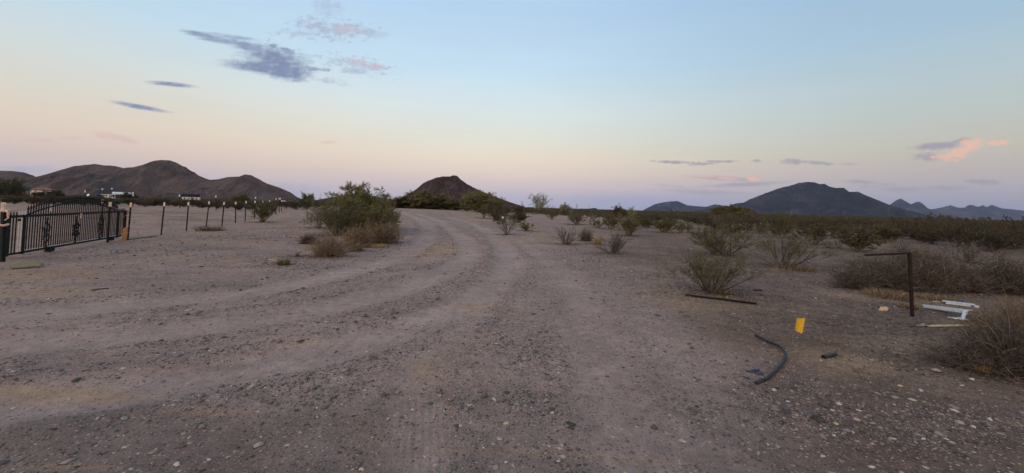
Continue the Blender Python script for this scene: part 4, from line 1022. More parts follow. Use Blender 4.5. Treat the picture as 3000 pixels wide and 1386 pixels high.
def tpx(px):
    r0_ = (px-1500)/F; d = ray(px, 650); k_ = d[0]
    t = (GA[0]-k_*GA[1])/(k_*gd[1]-gd[0]); return t
for px in (135, 221, 292):
    cx = tpx(px); mb = MB()
    zt, zb, zm = .84, .16, .50; hw = .135
    for s in (-1, 1):
        mb.tube([(cx,-.022,zt),(cx+s*hw*.55,-.022,.70),(cx+s*hw*.8,-.022,zm+.06),(cx+s*hw*.8,-.022,zm-.06),(cx+s*hw*.55,-.022,.30),(cx,-.022,zb)], .009, 5)
        mb.tube([(cx,-.022,zt-.02),(cx+s*hw*.25,-.022,zm),(cx,-.022,zb+.02)], .007, 5)
        ring(mb, cx+s*hw*1.12, zm+.115, .040, .009); ring(mb, cx+s*hw*1.12, zm-.135, .040, .009)
        ring(mb, cx+s*hw*.33, zm+.05, .035); ring(mb, cx+s*hw*.33, zm-.05, .035)
        ring(mb, cx+s*.028, zt+.03, .028); ring(mb, cx+s*.028, zb-.025, .028)
    mb.bar((cx-hw*.8,-.022,zm+.10), (cx+hw*.8,-.022,zm+.10), .012); mb.bar((cx-hw*.8,-.022,zm-.10), (cx+hw*.8,-.022,zm-.10), .012)
    mb.build('scroll_ornament', M['black_metal'], gate)
mb = MB(); cx = tpx(231); mb.tube([(cx,-.035,.98),(cx+.01,-.04,.90),(cx-.005,-.038,.83)], [.03,.02,.008], 6)
mb.build('tape_scrap', M['tape'], gate)
mb = MB(); cx = tpx(49); mb.box(cx-.03, cx+.03, -.06, -.026, .86, .92); mb.build('latch', M['rust'], gate)
mb = MB(); mb.bar((.012*GL+.3,-.0,.115), (A1,0,.115), .02, .012); mb.build('pale_bottom_strip', M['white_paint'], gate)

# gate posts and fence posts
def bpost(name, bx, by, tx, ty, label, w_=.055, m='black_metal', cap=None, group=None, catn='fence post', tee=True):
    p = G(bx, by); d = ray(tx, ty); top = np.array([d[0]*p[1], p[1], EYE+d[2]*p[1]]); v = top-p; Hh = v[2]
    root = empty(name, p, label, catn, group)
    mb = MB(); a = (-v[0]*.08, 0, -.10); b_ = (v[0], 0, Hh)
    if tee:                                                    # steel T section with studs along its face
        ca = 1.0 if not cap else (Hh-.16)/Hh
        b2 = (v[0]*ca, 0, Hh*ca)
        mb.bar(a, b2, w_, .010); mb.bar((a[0],.016,a[2]), (b2[0],.016,b2[2]), .010, .034)
        for q_ in np.arange(.15, Hh-.2, .09): mb.box(v[0]*q_/Hh-.012, v[0]*q_/Hh+.012, -.016, -.004, q_, q_+.022)
        mb.build('post_body', M[m], root)
        if cap:
            mb = MB(); c0 = (v[0]*ca, 0, Hh*ca+.001)
            mb.bar(c0, b_, w_+.012, .016); mb.bar((c0[0],.02,c0[2]), (b_[0],.02,b_[2]), .016, .04); mb.build('white_top', M[cap], root)
    else:
        mb.bar(a, (v[0]*.86, 0, Hh*.86), w_, w_); mb.build('post_body', M[m], root)
        mb = MB(); mb.tube([(v[0]*.86,0,Hh*.86-.01),(v[0]*.93,0,Hh*.93),(v[0]*.97,0,Hh*.97),(v[0],0,Hh)], [w_*.72,w_*.6,w_*.7,w_*.35], 8); mb.build('white_top', M['pale_wrap'], root)
    return root, p, v
r_, p, v = bpost('gate_post', 6, 768, 13, 593, 'thick dark gate post at the left edge wrapped with pink tape', .07, 'post_green', None, None, 'gate post', False)
for q_ in (.62, .86):
    mb = MB(); n = 16; z0 = v[2]*q_; mb.tube([(v[0]*q_+.066*math.cos(a), .066*math.sin(a), z0+.012*math.sin(a*2)) for a in np.linspace(0, 2*math.pi, n, endpoint=False)], .026, 6, closed=True); mb.build('tape_wrap', M['tape'], r_)
mb = MB(); mb.tube([(v[0]*.86+.09,-.05,v[2]*.86),(v[0]+.17,-.06,v[2]*.84),(v[0]+.19,-.06,v[2]*.74),(v[0]+.13,-.07,v[2]*.70)], [.02,.018,.016,.012], 6); mb.build('tape_loop', M['tape'], r_)
bpost('gate_post', 315, 711, 323, 592, 'dark green steel post with white top in front of the gate', .085, 'post_green', 'cap_white', None, 'gate post')
bpost('gate_post', 300, 700, 300, 585, 'rusty steel post with white top behind the gate', .06, 'rust', 'cap_white', None, 'gate post')
r_, p, v = bpost('fence_post', 374, 704, 384, 594, 'steel fence post with pink wrapped top beside the wooden stake', .06, 'post_green', 'tape', None)
mb = MB()
mb.tube([(v[0]*.8,-.02,v[2]*.78),(v[0]*.8-.12,-.03,v[2]*.66),(v[0]*.8-.23,-.02,v[2]*.60),(v[0]*.8-.28,0,v[2]*.52)], .012, 6)
mb.tube([(v[0]*.7+.09,-.03,v[2]*.75),(v[0]*.75-.05,-.04,v[2]*.80),(v[0]*.75-.10,-.03,v[2]*.7)], .010, 6)
mb.tube([(v[0]*.4+.04,-.03,v[2]*.42),(v[0]*.3-.02,-.035,v[2]*.30),(v[0]*.3+.02,-.03,v[2]*.18)], .011, 6)
o = mb.build('rope_tie', M['red_rope'], r_)
# wooden stake
p = G(363, 706); sroot = MB(); sroot.box(-.055,.065,-.035,.035,-.05,.42); sroot.add([(-.055,-.035,.42),(.065,-.035,.42),(.065,.035,.42),(-.055,.035,.42),(-.02,-.02,.475),(.04,-.02,.475),(.04,.02,.475),(-.02,.02,.475)], [(4,5,6,7),(0,1,5,4),(1,2,6,5),(2,3,7,6),(3,0,4,7)])
o = sroot.build('wooden_stake', M['wood_orange'], None, p); o.rotation_euler = (0,R(3),R(12)); tag(o, 'short orange brown wooden stake at the right end of the gate', 'stake')
# pale batten leaning behind the gate
p = G(337, 699); t_ = at(342, 617, p[1]); mb = MB(); mb.bar((0,0,-.03), (t_[0]-p[0],.02,t_[2]-p[2]), .035, .02)
o = mb.build('wooden_batten', M['pale_wood'], None, p+[0,.25,0]); tag(o, 'thin pale wooden batten standing behind the right part of the gate', 'batten')
FP = [(472,689,482,593,'first'),(546,678,552.5,592,'second'),(604,664,613,590,'third'),(650,662,657,592,'fourth'),(690,654,690.5,591.5,'fifth'),(718,648,721,589,'sixth'),
      (745,642,747.5,588,'seventh'),(769,636,770,588,'eighth'),(789,630,790,586,'ninth'),(808,625,809,581,'tenth'),(818,623,818,580,'eleventh'),(825,620,821.5,580,'twelfth')]
for bx, by, tx, ty, nm in FP:
    bpost('fence_post', bx, by, tx, ty, 'white topped steel post, %s from the wooden stake in the roadside row' % nm, .06 if nm in ('first','second','third') else .068, 'post_green', 'cap_white', 'white topped posts of the roadside fence row')
def rearpost(px, y, hpx, lean, lab):
    p = gy(px, y); Hh = hpx/F*y
    root = empty('fence_post', p, lab, 'fence post', 'white topped posts of the rear fence row'); mb = MB(); mb.bar((0,0,-.1), (lean*.85,0,Hh*.85), .075, .012); mb.bar((0,.02,-.1), (lean*.85,.02,Hh*.85), .012, .05); mb.build('post_body', M['post_green'], root)
    mb = MB(); mb.bar((lean*.85,0,Hh*.85+.001), (lean,0,Hh), .09, .05); mb.build('white_top', M['cap_white'], root)
for px, y, h, l, lab in ((529,39,40,-.14,'rear row post seen between the first and second roadside posts'),(635,38,43,-.1,'rear row post seen between the third and fourth roadside posts'),(748.5,38,42,0,'rear row post seen just above the seventh roadside post'),
                         (390,39,38,0,'rear row post in front of the red barn'),(250,39,46,-.05,'rear row post above the arched gate'),(101,39,42,-.15,'rear row post beside the white garage')):
    rearpost(px, y, h, l, lab)
# long thin pole lying on the dirt by the gate
def lying(name, pts, r_, mk, lab, catn, lift=1.0, n=8, square=False):
    P = [G(*q_[:2]) for q_ in pts]; 
    if len(P) > 3:
        P2 = resample(np.array(P), 1); P2[:,2] = gz(P2[:,0], P2[:,1]) ; P = list(P2)
    c = P[0].copy(); mb = MB(); loc = [(q_-c)+[0,0,r_*lift] for q_ in P]
    if square: mb.bar(loc[0], loc[-1], r_*2, r_*2)
    else: mb.tube(loc, r_, n)
    o = mb.build(name, M[mk], None, c, smooth=not square); tag(o, lab, catn); return o
lying('wooden_pole', [(378,703),(458,692)], .018, 'pole_wood', 'long thin dark pole lying on the dirt right of the gate', 'pole')
lying('metal_rod', [(2008,870),(2216,893)], .020, 'dark_rust', 'long dark rod lying in front of the nearest creosote bush', 'rod', 1, 8)
lying('stick', [(2206,853),(2233,855)], .014, 'rust', 'short dark stick lying right of the nearest creosote bush', 'stick')
lying('stick', [(2178,1110),(2197,1115)], .006, 'hose', 'thin black stick left of the lower end of the hose', 'stick')
lying('twig', [(2292,900),(2338,906)], .006, 'stem', 'thin twig on the dirt left of the tan rock', 'twig')
lying('twig', [(268,853),(290,850),(308,848),(318,849)], .008, 'rust', 'small dark twig on the dirt below the plywood board', 'twig')
lying('twig', [(785,761),(812,766)], .008, 'pale_wood', 'thin pale stick beside the small olive tuft', 'twig')
lying('wire', [(2300,1014),(2340,1012),(2380,1010),(2412,1012)], .0018, 'pole_wood', 'thin pale straw lying at the foot of the yellow flag', 'straw')
# hose, ribbed
HP = [(2213,990),(2234,1001),(2259,1013),(2280,1024),(2295,1038),(2301,1051),(2298,1066),(2287,1083),(2270,1099),(2247,1115),(2230,1123),(2215,1129)]
P = resample(np.array([G(*q_) for q_ in HP]), 1); seg = np.r_[0, np.cumsum(np.linalg.norm(np.diff(P, axis=0), axis=1))]; tt = np.linspace(0, seg[-1], 420); P = np.stack([np.interp(tt, seg, P[:,i]) for i in range(3)], 1)
hz = np.array([P[:,2].max()]*1); P[:,2] = np.interp(tt, [0, tt[-1]*.5, tt[-1]], [gz(P[0,0],P[0,1])[0], gz(P[210,0],P[210,1])[0], gz(P[-1,0],P[-1,1])[0]])+.018+.012*np.sin(tt/tt[-1]*math.pi)
c = P[0].copy(); rr_ = .0150+.0012*np.sign(np.sin(np.arange(420)*2*math.pi/7)); mb = MB(); mb.tube([q_-c for q_ in P], list(rr_), 12, cap=False)
n_ = 12; inner = MB()
hose = empty('hose', c, 'curved black ribbed hose lying on the dirt in the right foreground', 'hose')
mb.build('hose_wall', M['hose'], hose, smooth=True)
for e_, e2 in ((0, 6), (419, 413)):
    inner = MB(); a_ = P[e_]-c; b_ = P[e2]-c; inner.tube([a_+(b_-a_)*.0, a_+(b_-a_)*.4], [.013, .013], 12); inner.build('hose_opening', M['rubber'], hose)
# short pipe
a_, b_ = G(2412,1056), G(2448,1043); c = a_.copy(); pr = empty('short_pipe', c, 'short grey plastic pipe offcut right of the curved hose', 'pipe')
mb = MB(); d_ = (b_-a_); u_ = d_/np.linalg.norm(d_); ro, ri = .021, .016
mb.tube([np.array([0,0,ro*.9]), d_+[0,0,ro*.9]], [ro, ro], 14, cap=False); mb.tube([np.array([0,0,ro*.9])+u_*.001, np.array([0,0,ro*.9])-u_*.001+u_*.05], [ro, ri], 14, cap=False); mb.build('pipe_wall', M['hose'], pr, smooth=True)
mb = MB(); mb.tube([np.array([0,0,ro*.9])+u_*.03, d_+[0,0,ro*.9]], [ri*1.02, ri*1.02], 12); mb.build('pipe_bore', M['rubber'], pr)
# blue scrap
p = G(2204,1097); rs = np.random.RandomState(4); mb = MB()
for i in range(5):
    a = rs.uniform(-.5,.5); L_ = rs.uniform(.05,.10); x0, y0 = rs.uniform(-.04,.04,2); mb.add([(x0,y0,.003),(x0+L_*math.cos(a),y0+L_*math.sin(a),.012),(x0+L_*math.cos(a)+.006,y0+L_*math.sin(a)+.02,.02),(x0+.004,y0+.02,.008),
        (x0,y0,.0),(x0+L_*math.cos(a),y0+L_*math.sin(a),.009),(x0+L_*math.cos(a)+.006,y0+L_*math.sin(a)+.02,.017),(x0+.004,y0+.02,.005)], [(0,1,2,3),(7,6,5,4),(0,4,5,1),(1,5,6,2),(2,6,7,3),(3,7,4,0)])
o = mb.build('plastic_scrap', M['blue_scrap'], None, p); tag(o, 'torn dark blue plastic scrap inside the curve of the hose', 'scrap')
# yellow flag
p = G(2318,1016); yf = p[1]
fl = empty('marker_flag', p, 'yellow utility marker flag on a thin wire stake', 'flag')
Q4 = [at(*q_, yf)-p for q_ in ((2335,932.6),(2358.5,932.6),(2348.5,977),(2328.6,968))]
mb = MB(); mb.tube([(0,0,-.02), Q4[3]+[0,.002,0], Q4[0]+[0,.002,.004]], .0026, 6); mb.build('wire_stake', M['galv'], fl)
nu, nv = 8, 10; Vf = []; Qf = []
for j in range(nv+1):
    for i in range(nu+1):
        u, v_ = i/nu, j/nv; q_ = (Q4[0]*(1-u)+Q4[1]*u)*(1-v_)+(Q4[3]*(1-u)+Q4[2]*u)*v_; q_ = q_+np.array([0, .010*math.sin(u*3.6)*(.3+v_)-.002, .0]); Vf.append(q_)
nV = len(Vf); Vf += [q_+np.array([0,.0012,0]) for q_ in Vf]
for j in range(nv):
    for i in range(nu):
        a = j*(nu+1)+i; Qf += [(a, a+nu+1, a+nu+2, a+1), (nV+a, nV+a+1, nV+a+nu+2, nV+a+nu+1)]
link('flag_sheet', mesh_np('flag_sheet', np.array(Vf), Qf, True), M['flag'], fl)
# bent pole
p = G(2673.5,928); yp = p[1]; c1 = at(2664,739,yp)-p; c2 = at(2535.5,744,yp)-p
bp = empty('bent_pole', p, 'rusty black upside down L shaped square pole standing in the dirt', 'pole')
mb = MB(); mb.bar((0,0,-.1), c1-[0,0,.0], .036, .036); mb.build('upright', M['dark_rust'], bp)
mb = MB(); mb.bar((c1[0]-.019, 0, c1[2]-.016), (c2[0], 0, c2[2]-.02), .036, .030); mb.build('arm', M['dark_rust'], bp)
bpm = mb
# broken white frame
def slab(name, pts, wm, hm, mk, parent=None, lab=None, catn=None, lift=(.03,.03), c=None):
    a_, b_ = G(*pts[0]), G(*pts[1]); c = a_ if c is None else c; mb = MB()
    a2, b2 = a_-c+[0,0,lift[0]], b_-c+[0,0,lift[1]]; mb.bar(a2, b2, wm, hm)
    return mb, c
fp = G(2705,900); fr = empty('broken_frame', fp, 'broken white metal frame with perforated rail and leg right of the bent pole', 'metal frame')
yq = fp[1]; yft = G(2820,940)[1]
def barat(name, A, B, wm, hm, mk, ya, yb, par, c, up=(0,0,1)):
    a_, b_ = at(A[0], A[1], ya)-c, at(B[0], B[1], yb)-c; mb = MB(); mb.bar(a_, b_, wm, hm, up); return mb.build(name, M[mk], par)
barat('front_rail', (2706,897), (2828,913), .02, .05, 'white_paint', yq, yft, fr, fp)
barat('rail_lip', (2706,892.8), (2844,909), .06, .008, 'white_paint', yq+.03, yft+.03, fr, fp)
for i_ in range(4):
    f_ = .2+.2*i_; a_ = at(2706, 897, yq)*(1-f_)+at(2828, 913, yft)*f_-fp+[0,-.0125,0]; mb = MB(); mb.tube([a_, a_+[0,-.002,0]], .009, 8); mb.build('bolt_hole', M['rust'], fr)
barat('leg', (2831,908), (2819,938), .045, .02, 'pale_blue', yft, yft-.05, fr, fp)
yl = G(2808,938)[1]
barat('lower_rail', (2777,930), (2838,938), .045, .016, 'white_paint', G(2777,932)[1], G(2838,940)[1], fr, fp)
mb = MB(); f0 = G(2821,940)-fp; mb.add([f0+[-.09,.05,.015], f0+[.0,-.03,.012], f0+[.10,.03,.015], f0+[.01,.02,.05], f0+[-.09,.05,.0], f0+[.0,-.03,.0], f0+[.10,.03,.0], f0+[.01,.05,.0]], [(0,1,3),(1,2,3),(0,3,7,4),(2,6,7,3),(0,4,5,1),(1,5,6,2),(4,7,6,5)]); mb.build('foot', M['pale_blue'], fr)
a_, b_ = G(2760,889), G(2856,900); r2 = empty('white_rail', a_, 'pale bluish metal rail lying behind the broken white frame', 'rail')
mb = MB(); mb.bar((0,0,.05), b_-a_+[0,0,.05], .13, .008); mb.bar((0,-.062,.028), b_-a_+[0,-.062,.028], .008, .040); mb.build('rail_channel', M['pale_blue'], r2)
mb = MB(); e_ = b_-a_; mb.add([e_+[-.08,-.05,.035], e_+[.02,.0,.036], e_+[-.02,.06,.045], e_+[-.08,.05,.036], e_+[-.08,-.05,.02], e_+[.02,.0,.02], e_+[-.02,.06,.02], e_+[-.08,.05,.02]], [(0,1,2,3),(7,6,5,4),(0,4,5,1),(1,5,6,2),(2,6,7,3),(3,7,4,0)]); mb.build('end_plate', M['blue_scrap'], r2)
a_, b_ = G(2720,959), G(2836,958); r3 = empty('yellow_lath', a_, 'cream yellow flat lath lying below the broken white frame', 'lath')
mb = MB(); mb.bar((0,0,.016), b_-a_+[0,0,.016], .030, .018); mb.build('lath_body', M['pale_wood'], r3)
mb = MB(); mb.tube([(.012,0,.0255),(.012,0,.0275)], .008, 8); mb.build('screw_hole', M['rust'], r3)
a_, b_ = G(2735,886), G(2762,886); mb = MB(); mb.bar((0,0,.01), b_-a_+[0,0,.01], .05, .012); o = mb.build('wood_scrap', M['pale_wood'], None, a_); tag(o, 'small pale wood scrap at the left end of the bluish rail', 'scrap')
# plywood board
q4 = [G(*q_) for q_ in ((30,775),(118,771),(121,783),(35,789))]; c = q4[3].copy(); mb = MB(); tl = [q_-c+[0,0,.035] for q_ in q4]; bl_ = [q_-c+[0,0,.012] for q_ in q4]
mb.add(bl_+tl, [(0,1,2,3),(7,6,5,4),(0,4,5,1),(1,5,6,2),(2,6,7,3),(3,7,4,0)]); o = mb.build('plywood_board', M['plywood'], None, c); tag(o, 'weathered plywood board lying on the dirt in front of the gate', 'board')
# bag on the bush
p = G(1484,687); t_ = at(1473,638,p[1]-.35); rs = np.random.RandomState(2); nu, nv = 12, 8; Vb = []
for i in range(nv+1):
    for j in range(nu):
        a = 2*math.pi*j/nu; b_ = math.pi*i/nv; r0_ = .045*(1+.3*rs.rand()); Vb.append((r0_*math.sin(b_)*math.cos(a), r0_*math.sin(b_)*math.sin(a), 1.3*r0_*math.cos(b_)))
o = link('plastic_bag', mesh_np('plastic_bag', np.array(Vb), [(i*nu+j, (i+1)*nu+j, (i+1)*nu+(j+1)%nu, i*nu+(j+1)%nu) for i in range(nv) for j in range(nu)]), M['bag'], None, t_); tag(o, 'small white plastic bag caught in the upright roadside bush', 'bag')

# ------------------------------------------------------------------ buildings on the plain
def bx(px0, py_top, px1, py_bot, y):
    a = at(px0, py_top, y); b = at(px1, py_bot, y); return a[0], b[0], b[2], a[2]
def at0(y, px): return gy(px, y)
# house
y = 170; x0, x1, zb, zt = bx(129, 558, 204, 580, y); c = np.array([(x0+x1)/2, y, 0.0]); hs = empty('house', c, 'white house with clay tiled hip roof below the left hills', 'house')
def wallbox(par, c, xa, xb, ya, yb, za, zb_, mk, nm='wall'):
    mb = MB(); mb.box(xa-c[0], xb-c[0], ya-c[1], yb-c[1], za, zb_); return mb.build(nm, M[mk], par)
zt = at(160, 557.5, y)[2]; ridge = at(160, 548.5, y)[2]
wallbox(hs, c, at(132,0,y)[0], at(193,0,y)[0], y-2, y+7, -.3, zt, 'wall_white')
wallbox(hs, c, at(192.5,0,y)[0], at(203,0,y)[0], y-2.8, y+6, -.3, zt-.1, 'wall_tan', 'tower')
wallbox(hs, c, at(172,0,y)[0], at(192,0,y)[0], y-4.5, y-2.02, -.3, at(180,564.6,y)[2], 'wall_white', 'front_wing')
mb = MB(); ex0, ex1 = at(128,0,y)[0]-c[0], at(205,0,y)[0]-c[0]; rx0, rx1 = at(158,0,y)[0]-c[0], at(171,0,y)[0]-c[0]
mb.add([(ex0,-2.8,zt),(ex1,-3.2,zt),(ex1,7.6,zt),(ex0,7.6,zt),(rx0,2.3,ridge),(rx1,2.3,ridge),(ex0,-2.8,zt-.2),(ex1,-3.2,zt-.2),(ex1,7.6,zt-.2),(ex0,7.6,zt-.2)], [(0,1,5,4),(1,2,5),(2,3,4,5),(3,0,4),(6,9,8,7),(0,6,7,1),(1,7,8,2),(2,8,9,3),(3,9,6,0)]); mb.build('roof', M['roof_tile'], hs)
mb = MB(); wx = at(172,0,y)[0]-c[0]; wx1 = at(192.4,0,y)[0]-c[0]; zz_ = at(180,564.4,y)[2]; mb.add([(wx,-4.7,zz_),(wx1,-4.7,zz_),(wx1,-2.9,zt-.22),(wx,-2.9,zt-.22),(wx,-4.7,zz_-.12),(wx1,-4.7,zz_-.12),(wx1,-2.9,zt-.34),(wx,-2.9,zt-.34)], [(0,1,2,3),(7,6,5,4),(0,4,5,1),(1,5,6,2),(2,6,7,3),(3,7,4,0)]); mb.build('porch_roof', M['roof_grey'], hs)
for q_ in (137,144,152,163): mb = MB(); xx_ = at(q_,0,y)[0]-c[0]; mb.box(xx_-.5, xx_+.5, -2.06, -2.004, 1.0, 2.1); mb.build('window', M['glass'], hs)
y = 160; x0, x1, zb, zt = bx(104, 557.8, 123, 576, y); c = np.array([x0, y, 0.0]); gr_ = empty('garage', c, 'small flat roofed white garage left of the tiled house', 'garage')
wallbox(gr_, c, x0, x1, y, y+6, -.3, zt, 'wall_white'); mb = MB(); mb.box(-.15, x1-x0+.15, -.15, 6.15, zt+.002, zt+.15); mb.build('roof', M['roof_grey'], gr_)
mb = MB(); w0 = at(111.5,0,y)[0]-c[0]; mb.box(w0, w0+.6, -.03, -.003, at(112,568,y)[2]-.4, at(112,563.5,y)[2]); mb.build('window', M['glass'], gr_)
# red barn
y = 200; x0, x1, zb, zt = bx(329.5, 562.3, 391.5, 585, y); c = np.array([x0, y, 0.0]); bn = empty('barn', c, 'red barn with shiny arched metal roof', 'barn'); L_ = x1-x0
ze = at(330, 570.3, y)[2]
wallbox(bn, c, x0, x1, y, y+7, -.3, ze, 'barn_red')
prof = [(-.3,ze-.05),(-.1,ze+(zt-ze)*.55),(.9,zt-.1),(3.5,zt+.05),(6.1,zt-.1),(7.1,ze+(zt-ze)*.55),(7.3,ze-.05)]
mb = MB(); n = len(prof); mb.add([(-.2,yy_,zz_) for yy_,zz_ in prof]+[(L_+.2,yy_,zz_) for yy_,zz_ in prof], [tuple(range(n)), tuple(range(n,2*n))[::-1]]+[(i,n+i,n+i+1,i+1) for i in range(n-1)]); mb.build('roof', M['roof_metal'], bn)
for f_, w_, m_ in ((.13,.55,'wall_white'),(.32,.3,'wall_white'),(.72,1.0,'wall_tan'),(.9,.35,'wall_white'),(.5,.4,'wall_white')):
    mb = MB(); mb.box(L_*f_-w_/2, L_*f_+w_/2, -.04, -.003, ze-1.8, ze-.25); mb.build('door' if w_ > .9 else 'window_shutter', M[m_], bn)
y = 196; x0, x1, zb, zt = bx(294.5, 568.7, 329, 585, y); c = np.array([x0, y, 0.0]); tr = empty('trailer', c, 'long cream trailer parked at the left of the red barn', 'trailer')
wallbox(tr, c, x0, x1-.3, y, y+2.5, .45, zt, 'wall_white', 'trailer_body'); 
for f_ in (.2,.5,.8): mb = MB(); mb.box((x1-x0)*f_-.4, (x1-x0)*f_+.4, -.04, -.003, zt-1.0, zt-.45); mb.build('window', M['glass'], tr)
for f_ in (.45,.55): mb = MB(); mb.tube([((x1-x0)*f_,-.05,.42),((x1-x0)*f_,.2,.42)], .42, 14); mb.build('wheel', M['rubber'], tr)
# pickup
y = 150; x0, x1, zb, zt = bx(309, 574, 339, 590, y); c = np.array([x0, y, 0.0]); L_ = x1-x0; pk = empty('pickup_truck', c, 'white pickup truck parked in front of the cream trailer', 'pickup truck')
c[2] = 0; hgt = zt; k_ = L_
mb = MB(); mb.prism([(0,.55),(k_,.5),(k_,.95),(k_*.74,1.1),(k_*.66,hgt),(k_*.38,hgt),(k_*.34,1.1),(0,1.1)], 0, 1.8); mb.build('truck_body', M['car_white'], pk)
for a_, b_ in ((.38,.50),(.52,.66)): mb = MB(); mb.box(k_*a_, k_*b_, -.03, -.003, 1.15, hgt-.1); mb.build('window', M['glass'], pk)
for f_ in (.2,.82): mb = MB(); mb.tube([(k_*f_,-.04,.4),(k_*f_,.25,.4)], .4, 14); mb.build('wheel', M['rubber'], pk)
# water tank
p = at0(180, 288); mb = MB(); h_ = at(288,569.4,180)[2]; mb.tube([(0,0,-.2),(0,0,h_-.25),(0,0,h_-.05),(0,0,h_)], [.95,.95,.75,.25], 20); o = mb.build('water_tank', M['blue_tank'], None, (p[0],180,0)); tag(o, 'round dark blue water tank left of the cream trailer', 'water tank')
p = at0(150, 258.5); dz_ = at(258.5,572,150)[2]; sd_r = empty('satellite_dish', (p[0],150,0), 'small white satellite dish in the scrub above the gate', 'satellite dish'); mb = MB(); mb.tube([(0,.1,-.2),(0,.1,dz_)], .04, 8); mb.build('mast', M['galv'], sd_r)
mb = MB(); mb.tube([(0,.06,dz_),(0,0,dz_+.02),(0,-.10,dz_+.06)], [.05,.32,.50], 16, cap=True); mb.build('dish', M['bag'], sd_r)
# white building with black gambrel roof
y = 230; x0, x1, zb, zt = bx(533, 567.2, 588, 590, y); c = np.array([x0, y, 0.0]); L_ = x1-x0; gb = empty('gambrel_house', c, 'white building with black gambrel roof below the ridge', 'house')
ze = at(540,576.5,y)[2]; wallbox(gb, c, x0+.1, x1-.1, y, y+7, -.3, ze, 'wall_white')
hh_ = zt-ze; mb = MB()
for sx in (L_-.1,): mb.add([(sx,0,ze),(sx,.6,ze+hh_*.6),(sx,3.5,ze+hh_*.93),(sx,6.4,ze+hh_*.6),(sx,7,ze),(sx-.1,0,ze),(sx-.1,.6,ze+hh_*.6),(sx-.1,3.5,ze+hh_*.93),(sx-.1,6.4,ze+hh_*.6),(sx-.1,7,ze)], [(0,1,2,3,4),(9,8,7,6,5),(0,5,6,1),(1,6,7,2),(2,7,8,3),(3,8,9,4),(4,9,5,0)])
mb.build('gable_wall', M['wall_white'], gb)
pr_ = [(-.3,ze),(.4,ze+hh_*.65),(3.5,zt),(6.6,ze+hh_*.65),(7.3,ze)]; n = 5
mb = MB(); mb.add([(-.3,a,b) for a,b in pr_]+[(L_-.22,a,b) for a,b in pr_], [tuple(range(n)), tuple(range(n,2*n))[::-1]]+[(i,n+i,n+i+1,i+1) for i in range(n-1)]+[(0,4,9,5)]); mb.build('roof', M['roof_black'], gb)
for f_ in (.15,.38,.6): mb = MB(); mb.box(L_*f_-.35, L_*f_+.35, -.04, -.003, ze-1.5, ze-.6); mb.build('window', M['glass'], gb)
mb = MB(); mb.box(L_*.78-.4, L_*.78+.4, -.04, -.003, -.2, ze-.5); mb.build('door', M['brown_wall'], gb)
# long far shed
def shed(px0, ptop, px1, peave, y, mw, mr, lab, nm='shed', depth=6):
    x0, x1, _, zt = bx(px0, ptop, px1, 600, y); ze = at((px0+px1)/2, peave, y)[2]; c = np.array([x0, y, 0.0]); L_ = x1-x0
    s_ = empty(nm, c, lab, nm.replace('_',' ')); mb = MB(); mb.box(.1, L_-.1, .1, depth-.1, -.5, ze); mb.build('wall', M[mw], s_)
    mb = MB(); mb.add([(0,0,ze),(L_,0,ze),(L_,depth,ze),(0,depth,ze),(0,depth/2,zt),(L_,depth/2,zt)], [(0,1,5,4),(2,3,4,5),(0,4,3),(1,2,5),(0,3,2,1)]); mb.build('roof', M[mr], s_)
    for f_ in (.25,.6): mb = MB(); mb.box(L_*f_-.35, L_*f_+.35, .05, .097, ze-1.3, ze-.5); mb.build('window', M['glass'], s_)
shed(822, 587.5, 875, 590.5, 240, 'brown_wall', 'roof_metal', 'long brown shed with pale metal roof left of roadside clump')
shed(911, 590, 920, 593, 230, 'wall_tan', 'roof_tile', 'small tan hut with clay roof at the pole behind the clump', 'hut', 4)
shed(1840, 621.5, 1852, 624, 300, 'wall_white', 'roof_metal', 'left one of two small white buildings on the horizon', 'shed')
shed(1866, 622, 1882, 625.2, 300, 'wall_white', 'roof_metal', 'right one of two small white buildings on the horizon', 'shed')
shed(2443, 637.6, 2468, 640, 420, 'wall_white', 'roof_metal', 'tiny white roofed building under the big mountain', 'shed')
shed(2552, 640.6, 2578, 643, 420, 'wall_white', 'roof_metal', 'tiny white roofed building right of the mountain centre', 'shed')
shed(2786, 640, 2808, 646, 300, 'brown_wall', 'roof_tile', 'small brown house below the serrated range', 'house')
shed(2810, 643, 2828, 646, 320, 'wall_white', 'roof_metal', 'white shed just right of the small brown house', 'shed')
shed(2846, 648, 2864, 651, 320, 'wall_white', 'roof_metal', 'pale shed farthest right on the horizon', 'shed')
for root_ in [o for o in bpy.data.objects if o.type == 'EMPTY' and o.get('category') in ('house','garage','barn','trailer','pickup truck','shed','hut')]:
    az_b = math.atan2(root_.location.x, root_.location.y); root_.rotation_euler.z = -az_b; root_.scale.x = math.cos(az_b)
# lamps and utility poles
def upole(px, ptop, y, lab, nm='utility_pole', r_=.13, cross=True, mk='pole_wood', lamp=False, lean=0):
    p = gy(px, y); zt = at(px, ptop, y)[2]; u_ = empty(nm, (p[0], y, p[2]), lab, nm.replace('_',' ')); mb = MB(); mb.tube([(0,0,-.3),(lean,0,zt-p[2])], [r_, r_*.7], 8); mb.build('shaft', M[mk], u_)
    if cross: mb = MB(); mb.bar((-1.1,-.14,zt-p[2]-.6), (1.1,-.14,zt-p[2]-.6), .10, .12); mb.build('crossarm', M[mk], u_)
    if lamp:
        mb = MB(); z_ = zt-p[2]; mb.tube([(0,0,z_-.1),(0,0,z_+.05),(0,0,z_+.45),(0,0,z_+.55)], [.1,.32,.30,.08], 12); mb.build('lamp_head', M['bag'], u_)
upole(298.7, 555.5, 185, 'left of the two lamp posts before the red barn', 'lamp_post', .07, False, 'galv', True)
upole(326.5, 554.5, 185, 'right of the two lamp posts before the red barn', 'lamp_post', .07, False, 'black_metal', True)
